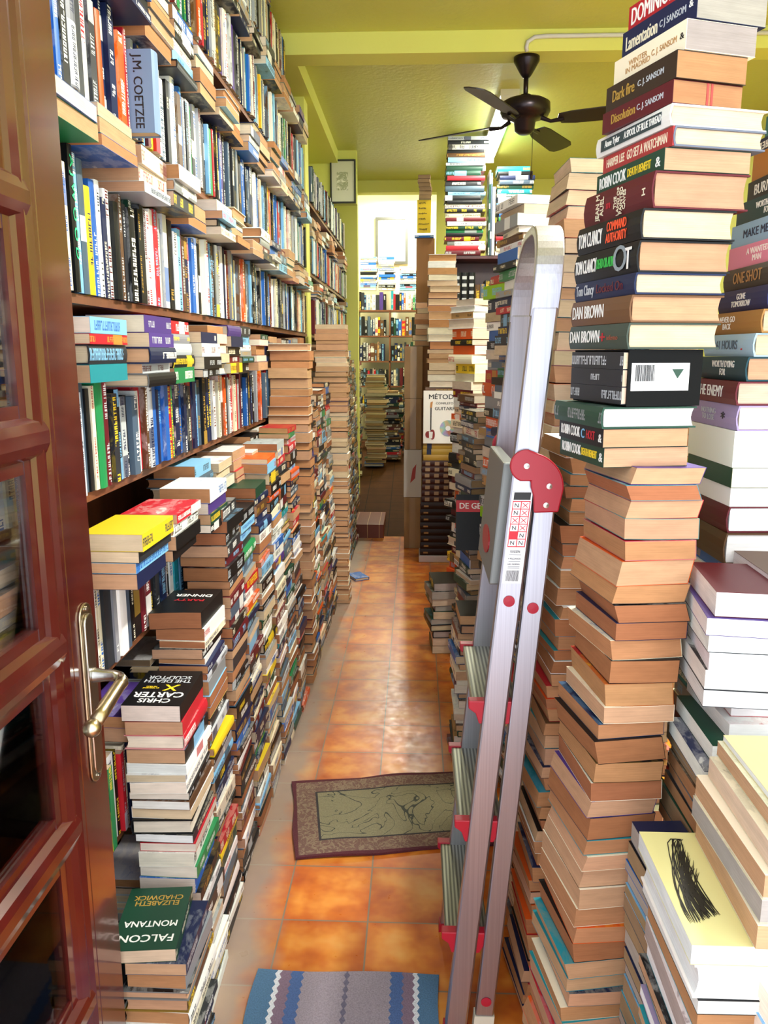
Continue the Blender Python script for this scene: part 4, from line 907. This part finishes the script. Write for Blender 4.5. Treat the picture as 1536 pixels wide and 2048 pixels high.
# ------------------------------------------------------------------ far room
fb = empty('bookcase', (-.35, 10.95, .42), 0, 'dark bookcase against the bright far wall, seen through the back doorway', 'bookcase')
for x in (-.42, .0, .42): box_obj('side_panel', x-.01, x+.01, -.14, .14, 0, 1.75, M_SHELF, fb)
for z in (.0, .4, .75, 1.08, 1.41, 1.74): box_obj('shelf', -.42, .42, -.14, .14, z, z+.02, M_SHELF, fb)
rf = random.Random(101)
for q, z in enumerate((.8412, 1.1912, 1.5212, 1.8512, 2.1812)):
    x = -.755; k = 0
    while x < .01:
        if -.375 < x+.05 and x < -.335: x = -.335
        w = rf.uniform(.02, .05); h = rf.uniform(.19, .25); c = rf.choice(MIX_LEFT if q == 4 else MIX_DARK); k += 1
        book('hb', .16, h, w, upright_front(x, 10.82, z, h), c, accent(c, rf), 'cream', 'standing %s on shelf %d of the far bookcase' % (ordn(k), q+1)); x += w+.001
for k, x in enumerate((-.74, -.50, -.22)):
    sp = fill_specs(rf, .42 if k < 2 else .3, pal=['white', 'cream', 'sky blue', 'black', 'white', 'blue', 'grey'], hr=(.2, .22), wr=(.14, .16))
    pile('the %s heap on top of the far bookcase' % ordn(k+1), 'SC', x, 10.83, 2.435, sp, 0, (0, 0), rf)
for k, (x, y, tp) in enumerate(((-.42, 9.6, 1.15), (-.15, 9.9, 1.2), (-.62, 8.9, 1.5), (-.58, 9.3, 1.35), (.03, 9.3, 1.6), (.06, 8.8, 1.5), (-.3, 10.3, 1.1), (.0, 10.3, 1.4), (-.6, 10.2, 1.2))):
    zf = .42*(y-7)/3.4
    sp = fill_specs(rf, tp-zf, pal=MIX_DARK, pgs=('grey', 'dusty', 'cream'), hr=(.2, .24), wr=(.14, .17))
    pile('the %s floor pile in the far room' % ordn(k+1), rf.choice(['SC', 'FC', 'SR']) if x < -.1 else 'SC', x, y, zf+.03, sp, 0, (0, 0), rf, .02, .02, .1)

# pictures
def framed(name, x0, x1, z0, z1, y, fr, m, label, art, wall='back'):
    t = empty(name, ((x0+x1)/2, y, z0), 0, label, 'picture'); w = (x1-x0)/2; h = z1-z0
    MB().box(-w, w, -.025, 0, 0, fr).box(-w, w, -.025, 0, h-fr, h).box(-w, -w+fr, -.025, 0, fr, h-fr).box(w-fr, w, -.025, 0, fr, h-fr).build('picture_frame', m, t)
    box_obj('mount', -w+fr, w-fr, -.012, -.004, fr, h-fr, ink(lin('dcdcc8')), t)
    box_obj('print', *[k*w for k in art[0]], -.0135, -.012, art[1][0]*h, art[1][1]*h, mat(name+'_print', rough=.6, build=lambda n, b: n.link(n.ramp(n.noise(n.obj(), 14., 5., .6, dist=1.5), [(.4, lin('f0efe0')), (.52, lin(art[2])), (.62, lin('e8e6d4'))]), b.inputs['Base Color'])), t)
    return t
M_FRAME = mat('black_frame', lin('22221c'), .4)
box_obj('wall_stub', -.97, -.505, 7.02, 7.10, 2.85, CZ, M_WALL, kind='structure')
framed('framed_picture', -.724, -.512, 2.853, 3.195, 7.018, .012, M_FRAME, 'small thin-framed picture hanging high at the end of the left bookcases', ((-.5, .4), (.3, .72), '9aa07a'))
framed('framed_picture', -.555, -.12, 2.80, 3.40, 11.18, .035, mat('grey_frame', lin('4a4a40'), .4), 'large grey-framed picture on the bright far wall beyond the doorway', ((-.7, .7), (.12, .88), 'b8ba98'))

# ------------------------------------------------------------------ ladder
SL = .088
ld = empty('stepladder', (.107, 1.65, 0), 0, 'folded aluminium stepladder with red plastic joints leaning beside the right-hand stacks', 'ladder')
SH = Matrix(((1, 0, SL, 0), (0, 1, 0, 0), (0, 0, 1, 0), (0, 0, 0, 1)))
def lp(p): return (p[0]+SL*p[2], p[1], p[2])
def sheared(mb): mb.v = [Vector(lp(v)) for v in mb.v]; return mb
HW, TH, WID = .0265, .024, .38
near = sheared(MB().prism([(-HW, 0), (HW, 0), (HW, TH), (-HW, TH)], .02, 1.72)).build('front_stile', M_ALU, ld, bevel=.005)
far = sheared(MB().prism([(-HW, WID-TH), (HW, WID-TH), (HW, WID), (-HW, WID)], .02, 1.72)).build('front_stile', M_ALU, ld, bevel=.005)
# handrail hoop: flat bar bent over from stile to stile
def hoop():
    pts = []; R = .15; zt = 1.895
    path = [(.003, 1.70)]
    for k in range(13): a = PI/2*k/12; path.append((R+.0-R*math.cos(a), zt-R+R*math.sin(a)))
    for k in range(13): a = PI/2*k/12; path.append((WID-R+R*math.sin(a), zt-R+R*math.cos(a)))
    path.append((WID-.003, 1.70))
    m = MB(); vs = []; n = len(path); th2 = .02
    for i, (y, zz) in enumerate(path):
        a = Vector(path[max(0, i-1)]); b_ = Vector(path[min(n-1, i+1)]); d = (b_-a).normalized(); nn = Vector((d[1], -d[0]))
        for x in (-HW-.002, HW+.002):
            for s in (0, th2): vs.append((x, y+nn[0]*s, zz+nn[1]*s))
    fs = []
    for i in range(n-1):
        o, q = i*4, (i+1)*4
        fs += [(o, q, q+1, o+1), (o+2, o+3, q+3, q+2), (o, o+2, q+2, q), (o+1, q+1, q+3, o+3)]
    fs += [(0, 1, 3, 2), ((n-1)*4, (n-1)*4+2, (n-1)*4+3, (n-1)*4+1)]
    m.add(vs, fs); return sheared(m)
hoop().build('handrail_hoop', M_ALU, ld, bevel=.003)
def rear(p): return (p[0]+.066+.076*p[2], p[1], p[2])
for y in (.0, WID-TH):
    m = MB().prism([(-.022, y), (.022, y), (.022, y+TH), (-.022, y+TH)], .055, 1.35); m.v = [Vector(rear(v)) for v in m.v]
    lg = m.build('rear_leg', M_ALU, ld, bevel=.004)
    m = MB().prism([(-.024, y-.002), (.024, y-.002), (.024, y+TH+.002), (-.024, y+TH+.002)], .0, .06); m.v = [Vector(rear(v)) for v in m.v]
    m.build('foot_cap', mat('grey_rubber', lin('cfc8b4'), .7), lg)
for y in (0, WID-TH):
    m = sheared(MB().prism([(-HW-.003, y-.003), (HW+.003, y-.003), (HW+.003, y+TH+.003), (-HW-.003, y+TH+.003)], 0, .026)); m.build('foot_cap', M_RED, near if y == 0 else far)
M_TREAD = mat('ribbed_aluminium', rough=.45, metal=.85, build=lambda n, b: (n.link(n.mix(n.math('GREATER_THAN', n.math('FRACT', n.math('MULTIPLY', n.sep(n.obj())[0], 110.)), .5), lin('6e7066'), lin('a6a898')), b.inputs['Base Color'])))
for z in (.278, .572, .866):
    xc = SL*z
    tr = MB().box(xc-.052, xc+.05, TH*.6, WID-TH*.6, z-.022, z).build('step', M_TREAD, ld, bevel=.003)
    for y in (-.001, WID-TH*1.0-.004):
        cap = MB()
        cap.prism([(xc-.060, z-.014), (xc-.060, z+.004), (xc+.058, z+.004), (xc+.058, z-.010), (xc+.040, z-.030), (xc+.030, z-.05), (xc-.036, z-.05), (xc-.044, z-.026)], y+TH*.3, y+TH+.008, 'y')
        cap.build('step_cap', M_RED, tr, bevel=.002)
# folded platform, standing up between the stiles
pf = sheared(MB().prism([(-HW-.016, TH+.012), (-HW+.010, TH+.012), (-HW+.010, WID-TH-.004), (-HW-.016, WID-TH-.004)], 1.13, 1.40)).build('platform', mat('perforated_grey', lin('7e807e'), .5, .6), ld, bevel=.004)
ov = [];
for k in range(24): a = 2*PI*k/24; ov.append((.19+.075*math.cos(a), 1.2+.03*math.sin(a)))
m = MB().prism(ov, -HW-.0185, -HW-.0155, 'x'); sheared(m).build('red_badge', M_RED, pf)
# red hinge brackets
def bracket(y0, y1):
    c0 = Vector((SL*1.40, 1.40)); c1 = Vector((.066+.076*1.325, 1.325))
    out = []
    pts = []
    R0 = .034
    # outer outline: round head on the stile, sweeping over to the rear leg
    for k in range(15): a = math.radians(250-k*165/14); pts.append((c0.x+R0*math.cos(a), c0.y+R0*math.sin(a)))
    Rb = .082; cb = Vector((c0.x-.001, c0.y-.046))
    for k in range(1, 12): a = math.radians(80-k*82/11); pts.append((cb.x+Rb*math.cos(a)*.97, cb.y+Rb*math.sin(a)*.92))
    pts += [(c1.x+.026, c1.y-.022), (c1.x-.025, c1.y-.024), (c1.x-.027, c1.y+.012), (c1.x-.033, c1.y+.030), (c0.x+.010, c0.y-.032)]
    m = MB().prism(pts, y0, y1, 'y'); return m.build('hinge_bracket', M_RED, ld, bevel=.003)
for y in ((-.011, -.0005), (WID+.0005, WID+.011)):
    hbk = bracket(*y)
    for (x, z) in ((SL*1.40, 1.40), (.066+.076*1.36+.002, 1.358), (.066+.076*1.32, 1.318)):
        MB().lathe([(.0001, 0), (.006, 0), (.006, .002), (.0001, .003)], 14).build('rivet', M_STEEL, hbk, M=frame((x, y[0] if y[0] < 0 else y[1], z), (1, 0, 0), (0, 0, 1)))
# round red plugs
for parent, (x, z) in ((near, (SL*1.105, 1.105)), (lg, (.066+.076*1.09, 1.09)), (lg, (.066+.076*.10, .10))):
    MB().lathe([(.0001, 0), (.0125, 0), (.0125, .0015), (.0001, .0025)], 22).build('round_plug', ink(lin('a8102c')), ld, M=frame((x, -.0002, z), (1, 0, 0), (0, 0, 1)))
# safety sticker on the near stile
def stz(x, z, y=-.0008): return (x+SL*z, y, z)
def quad(x0, x1, z0, z1, y, name, m, parent): return mesh_obj(name, [stz(x0, z0, y), stz(x1, z0, y), stz(x1, z1, y), stz(x0, z1, y), stz(x0, z0, y+.0003), stz(x1, z0, y+.0003), stz(x1, z1, y+.0003), stz(x0, z1, y+.0003)],
      [(0, 1, 2, 3), (4, 7, 6, 5), (0, 4, 5, 1), (1, 5, 6, 2), (2, 6, 7, 3), (3, 7, 4, 0)], m, parent)
RD, WH, BK = ink(lin('d0142c')), ink(lin('f2eff0')), ink(lin('161418'))
st = quad(-.020, .021, 1.145, 1.345, -.0008, 'safety_sticker', WH, ld)
quad(-.018, .019, 1.225, 1.325, -.0012, 'red_field', RD, st)
quad(-.017, .018, 1.327, 1.343, -.0012, 'black_banner', BK, st)
for i in range(6):
    for j in range(2):
        x0 = -.0165+j*.0178; z0 = 1.3085-i*.0162
        if i == 4 and j == 0: continue
        s = quad(x0, x0+.0158, z0, z0+.0142, -.0016, 'pictogram', WH, st)
        m = MB()
        for (a0, b0, a1, b1) in ((.002, .002, .0135, .012), (.0135, .002, .002, .012)) if (i in (0, 1, 2, 3) and not (i in (0, 1, 3) and j == 0)) else ((.004, .003, .004, .011), (.004, .011, .011, .003), (.011, .003, .011, .011)):
            d = Vector((a1-a0, b1-b0)).normalized(); nrm = Vector((-d[1], d[0]))*.0007
            P4 = [(x0+a0+nrm[0], z0+b0+nrm[1]), (x0+a1+nrm[0], z0+b1+nrm[1]), (x0+a1-nrm[0], z0+b1-nrm[1]), (x0+a0-nrm[0], z0+b0-nrm[1])]
            m.add([stz(a, b, -.0019) for a, b in P4], [(0, 1, 2, 3)])
        m.build('mark', RD if (i < 4 and j) or i == 2 else BK, s)
lettering(st, 'RULSEN', Matrix.Translation(stz(.0, 1.215, -.0011)) @ Matrix.Rotation(PI/2, 4, 'X'), .008, COL['black'], .02, 'sticker_lettering')
for k, w in enumerate(('4 PELDANOS', 'USO NORMAL')): lettering(st, w, Matrix.Translation(stz(.0, 1.1995-.012*k, -.0011)) @ Matrix.Rotation(PI/2, 4, 'X'), .005, COL['charcoal'], .026, 'sticker_lettering')
for zl in (1.2075, 1.1935, 1.1815, 1.1785): quad(-.012, .013, zl, zl+.0012, -.0012, 'printed_line', ink(COL['grey']), st)
rr = random.Random(4); m = MB(); xx = -.014
while xx < .014:
    w = rr.choice([.0005, .0009]); m.add([stz(xx, 1.150, -.0012), stz(xx+w, 1.150, -.0012), stz(xx+w, 1.174, -.0012), stz(xx, 1.174, -.0012)], [(0, 1, 2, 3)]); xx += w+rr.choice([.0005, .0008])
m.build('barcode', BK, st)
# spreader bar between stile and rear leg
MB().tube([(.03+SL*1.14, .03, 1.15), (.10, .03, 1.04), (.066+.076*.9, .03, .95)], .006).build('spreader_bar', M_STEEL, ld)

# ------------------------------------------------------------------ rugs
def b_rug1(n, b):
    o = n.obj(); s = n.sep(o); ax, ay = n.math('ABSOLUTE', s[0]), n.math('ABSOLUTE', s[1])
    ex, ey = n.math('SUBTRACT', .36, ax), n.math('SUBTRACT', .24, ay)
    e = n.math('MINIMUM', ex, ey)
    wv = n.noise(o, 5., 2., .5, dist=2.2); line = n.math('LESS_THAN', n.math('ABSOLUTE', n.math('SUBTRACT', wv, .5)), .008)
    sc = n.noise(o, 26., 2., .5, dist=2.); scl = n.math('LESS_THAN', n.math('ABSOLUTE', n.math('SUBTRACT', sc, .5)), .045)
    f = n.noise(o, 300., 2.)
    field = n.mix(line, lin('8b8468'), lin('44463f')); bord = n.mix(scl, lin('76584e'), lin('8d7864'))
    c = n.mix(n.math('LESS_THAN', e, .085), field, bord)
    c = n.mix(n.math('LESS_THAN', n.math('ABSOLUTE', n.math('SUBTRACT', e, .088)), .004), c, lin('3a3638'))
    c = n.mix(n.math('LESS_THAN', e, .014), c, lin('5a2630'))
    k = n.math('MULTIPLY_ADD', f, .8, .55)
    n.link(n.mix(1., c, n.comb(k, k, k), 'MULTIPLY'), b.inputs['Base Color']); n.bump(f, b, .6, .004)
def slab(name, w, d, m, nx=24, ny=16, amp=.004, h=.008):
    vs = []; fs = []; r = random.Random(6)
    f = lambda x, y: amp*(math.sin(x*9+1)*math.sin(y*7)+.5*math.sin(x*21+y*5))
    for k in (0, 1):
        for j in range(ny+1):
            for i in range(nx+1):
                x, y = -w/2+w*i/nx, -d/2+d*j/ny; vs.append((x+.004*math.sin(y*18), y+.004*math.sin(x*15), (h if k else 0)+max(0, f(x, y))))
    A = lambda k, i, j: k*(nx+1)*(ny+1)+j*(nx+1)+i
    for j in range(ny):
        for i in range(nx): fs += [(A(1, i, j), A(1, i+1, j), A(1, i+1, j+1), A(1, i, j+1)), (A(0, i, j+1), A(0, i+1, j+1), A(0, i+1, j), A(0, i, j))]
    for i in range(nx): fs += [(A(0, i, 0), A(0, i+1, 0), A(1, i+1, 0), A(1, i, 0)), (A(0, i+1, ny), A(0, i, ny), A(1, i, ny), A(1, i+1, ny))]
    for j in range(ny): fs += [(A(0, 0, j+1), A(0, 0, j), A(1, 0, j), A(1, 0, j+1)), (A(0, nx, j), A(0, nx, j+1), A(1, nx, j+1), A(1, nx, j))]
    return mesh_obj(name, vs, fs, m)
rg = tagged(slab('rug', .72, .48, mat('patterned_rug', rough=.95, build=b_rug1)), 'worn beige rug with a maroon scroll border lying across the aisle', 'rug')
rg.location = (-.068, 2.605, .001); rg.rotation_euler = (0, 0, .165)
def b_rug2(n, b):
    o = n.obj(); s = n.sep(o); f = n.noise(o, 260., 2.)
    sc = n.math('MULTIPLY', n.math('PINGPONG', s[1], .012), .55)
    x = n.math('ABSOLUTE', s[0]); xs = n.math('ADD', x, sc)
    c = n.ramp(n.math('DIVIDE', xs, .26), [(0., lin('6a6478')), (.03, lin('988c96')), (.46, lin('4a6496')), (.58, lin('806a7c')), (.69, lin('d8dae0')), (.735, lin('4f7394'))], 'CONSTANT')
    k = n.math('MULTIPLY_ADD', f, .8, .55)
    n.link(n.mix(1., c, n.comb(k, k, k), 'MULTIPLY'), b.inputs['Base Color']); n.bump(f, b, .5, .003)
r2g = tagged(slab('rug', .484, .75, mat('striped_rug', rough=.95, build=b_rug2), amp=.001), 'blue and mauve striped rug with white zigzag lines in the foreground', 'rug')
r2g.location = (-.170, 1.46, .001)

# ------------------------------------------------------------------ ceiling fan
M_FAN = mat('dark_bronze', lin('2a2226'), .3, .7); M_BLADE = mat('dark_blade', lin('1c1517'), .45)
fn = empty('ceiling_fan', (.575, 4.635, 3.165), 0, 'dark four-blade ceiling fan hanging from the yellow beam', 'fan')
MB().lathe([(.0001, 0), (.068, 0), (.068, -.02), (.045, -.06), (.03, -.085), (.018, -.1), (.0001, -.1)], 28).build('mount', M_FAN, fn, smooth=True)
MB().tube([(0, 0, -.09), (0, 0, -.205)], .013).build('down_rod', M_FAN, fn, smooth=True)
MB().lathe([(.0001, -.185), (.03, -.185), (.04, -.2), (.105, -.212), (.132, -.228), (.134, -.27), (.122, -.292), (.085, -.302), (.058, -.318), (.052, -.365), (.03, -.38), (.0001, -.38)], 32).build('motor_housing', M_FAN, fn, smooth=True)
for k, a in enumerate((62, 147, 241, 340)):
    t = math.radians(a); d = Vector((math.cos(t), math.sin(t), 0)); n_ = Vector((-math.sin(t), math.cos(t), 0)); tw = math.radians(-14)
    nn = n_*math.cos(tw)+Vector((0, 0, 1))*math.sin(tw); up = d.cross(nn)
    pl = [(.19, -.045), (.26, -.058), (.6, -.068), (.645, -.055), (.66, -.02), (.66, .02), (.645, .055), (.6, .068), (.26, .058), (.19, .045), (.175, 0)]
    m = MB(); base = Vector((0, 0, -.318)); q = len(pl)
    m.add([base+d*a_+nn*b_+up*s for s in (-.003, .003) for a_, b_ in pl], [tuple(range(q-1, -1, -1)), tuple(range(q, 2*q))]+[(i, (i+1) % q, q+(i+1) % q, q+i) for i in range(q)])
    bl = m.build('blade', M_BLADE, fn)
    MB().tube([base+d*.09+Vector((0, 0, .012)), base+d*.14+Vector((0, 0, -.01)), base+d*.21-up*.005], [.012, .009, .012]).build('blade_bracket', M_FAN, bl)
pc = MB().tube([(.045, 0, -.37), (.045, 0, -.57)], .0015, 6).build('pull_chain', M_FAN, fn)
MB().lathe([(.0001, -.61), (.006, -.605), (.009, -.59), (.004, -.57), (.0001, -.57)], 12, (.045, 0, 0)).build('pull_knob', M_FAN, pc)
cd = tagged(MB().tube([(.565, 4.548, 3.165), (.56, 4.54, 3.18), (.565, 4.538, 3.205), (.60, 4.538, 3.228), (.66, 4.538, 3.232), (2.44, 4.538, 3.232)], .011, 8).build('cable_conduit', mat('white_plastic', lin('cfcfd6'), .4), smooth=True), 'pale plastic cable conduit running along the face of the yellow beam', 'conduit')

# ------------------------------------------------------------------ lights
def emit(n, b, c, s): b.inputs['Emission Color'].default_value = (*c, 1); b.inputs['Emission Strength'].default_value = s
M_TUBE = mat('lit_tube', (1, 1, 1), .5, build=lambda n, b: emit(n, b, (.95, 1, .93), 30.))
def batten(x, y0, y1, z, label):
    t = empty('fluorescent_light', (x, (y0+y1)/2, z), 0, label, 'light'); L = (y1-y0)/2
    box_obj('housing', -.06, .06, -L, L, -.035, 0, mat('white_enamel', lin('e8e8e4'), .4), t)
    for dx in (-.03, .03): MB().tube([(dx, -L+.03, -.055), (dx, L-.03, -.055)], .014).build('tube', M_TUBE, t)
    for y in (-L+.02, L-.02): box_obj('end_holder', -.055, .055, y-.012, y+.012, -.075, -.035, ink(lin('e8e8e4')), t)
batten(.585, 5.5, 7.2, CZ, 'lit fluorescent batten on the ceiling behind the fan')
batten(1.0, 1.85, 3.35, CZ, 'fluorescent batten on the ceiling above the right-hand stacks')  # unseen batten, added to brighten the left shelves
batten(-.15, 9.9, 10.9, 3.74, 'bright fluorescent batten in the room beyond the doorway')
def area(name, loc, rot, sx, sy, power, col):
    l = bpy.data.lights.new(name, 'AREA'); l.shape = 'RECTANGLE'; l.size = sx; l.size_y = sy; l.energy = power; l.color = col
    o = bpy.data.objects.new(name, l); LINK(o); o.location = loc; o.rotation_euler = rot
area('tube_glow', (.585, 6.35, 3.17), (0, 0, 0), .1, 1.6, 45, (1, .97, .85))
area('added_glow_near', (1.0, 2.6, 3.17), (0, 0, 0), .1, 1.4, 135, (1, .97, .88))  # output of the added batten, aimed at brighter left-hand spines
area('tube_glow_far', (-.15, 10.4, 3.62), (0, 0, 0), .1, 1., 90, (1, .97, .85))
w = bpy.data.worlds.new('world'); scene.world = w; w.use_nodes = True
bg = w.node_tree.nodes['Background']; bg.inputs[0].default_value = (.86, .93, 1., 1); bg.inputs[1].default_value = 3.4
vs_ = scene.view_settings; vs_.view_transform = 'Standard'; vs_.look = 'None'; vs_.gamma = 1.; vs_.use_curve_mapping = False; vs_.exposure = .15
scene.cycles.max_bounces = 8; scene.cycles.diffuse_bounces = 4; scene.cycles.transmission_bounces = 6; scene.cycles.glossy_bounces = 4
scene.cycles.sample_clamp_indirect = 6.; scene.cycles.caustics_reflective = False; scene.cycles.caustics_refractive = False
#EMIT

# ------------------------------------------------------------------ make the books
rest = []
for i, b in enumerate(BOOKS):
    if KEEP is None or i in KEEP or (b['must'] and KEEP is None): emit_book(i, b)
    else: rest.append((i, b))
def emit_rest(rest):
    V = []; F_ = []; Sx = []; UV = []; C = []; A = []; R = []
    for i, b in rest:
        r = random.Random(i*7919+13); c, a, p = jit(cvt(b['cov']), r), cvt(b['acc']), jit(PG[b['pg']], r, .08); rnd = r.random()
        for gi, (vs, fs, sl, uv) in enumerate(book_geo('pb' if b['kind'] == 'pb' else 'hb', b['w'], b['h'], b['t'], b['bend'], b['skew'])):
            o = len(V); V += [tuple(b['M'] @ Vector(v)) for v in vs]; F_ += [tuple(o+k for k in f) for f in fs]
            Sx += [(3 if (s == 1 and b['plain']) else s) for s in sl]; UV += uv; cc = c if gi == 0 else p; k = len(fs)
            C += [*cc, 1.]*k; A += [*a, 1.]*k; R += [rnd]*k
    me = bpy.data.meshes.new('books'); me.from_pydata(V, [], F_)
    for m in (M_BOARD, M_SPINE, M_PAGES, M_PLAIN): me.materials.append(m)
    me.polygons.foreach_set('material_index', Sx); ul = me.uv_layers.new(name='UVMap'); ul.data.foreach_set('uv', [x for q in UV for x in q]); attrs(me, C, A, R)
    o = bpy.data.objects.new('books', me); LINK(o); o['kind'] = 'stuff'; o['category'] = 'books'; o['label'] = 'mass of small and distant second-hand books filling the shelves and piles'
if rest: emit_rest(rest)
# lettering becomes plain meshes, squeezed to the width it has on the book
bpy.context.view_layer.update()
dg = bpy.context.evaluated_depsgraph_get()
for o, width in FIT:
    bold = o.data.size
    me = bpy.data.meshes.new_from_object(o.evaluated_get(dg)); nm, par, M = o.name, o.parent, o.matrix_local.copy()
    bpy.data.objects.remove(o)
    if width and me.vertices:
        xs = [v.co.x for v in me.vertices]; k = width/(max(xs)-min(xs)); c = (max(xs)+min(xs))/2
        for v in me.vertices: v.co.x = (v.co.x-c)*k
    # a second, slightly shifted copy of the letters makes them bold
    vs = [v.co.copy() for v in me.vertices]; fs = [tuple(q.vertices) for q in me.polygons]; m0 = me.materials[0]
    if vs and bold:
        d = bold*.028; k = len(vs)
        vs = [v+Vector((-d/2, 0, 0)) for v in vs]+[v+Vector((d/2, d*.3, .00004)) for v in vs]; fs += [tuple(i+k for i in f) for f in fs]
        m2 = bpy.data.meshes.new(nm); m2.from_pydata(vs, [], fs); m2.materials.append(m0); me = m2
    n = bpy.data.objects.new(nm, me); LINK(n); n.parent = par; n.matrix_local = M
print('BOOKS', len(BOOKS))
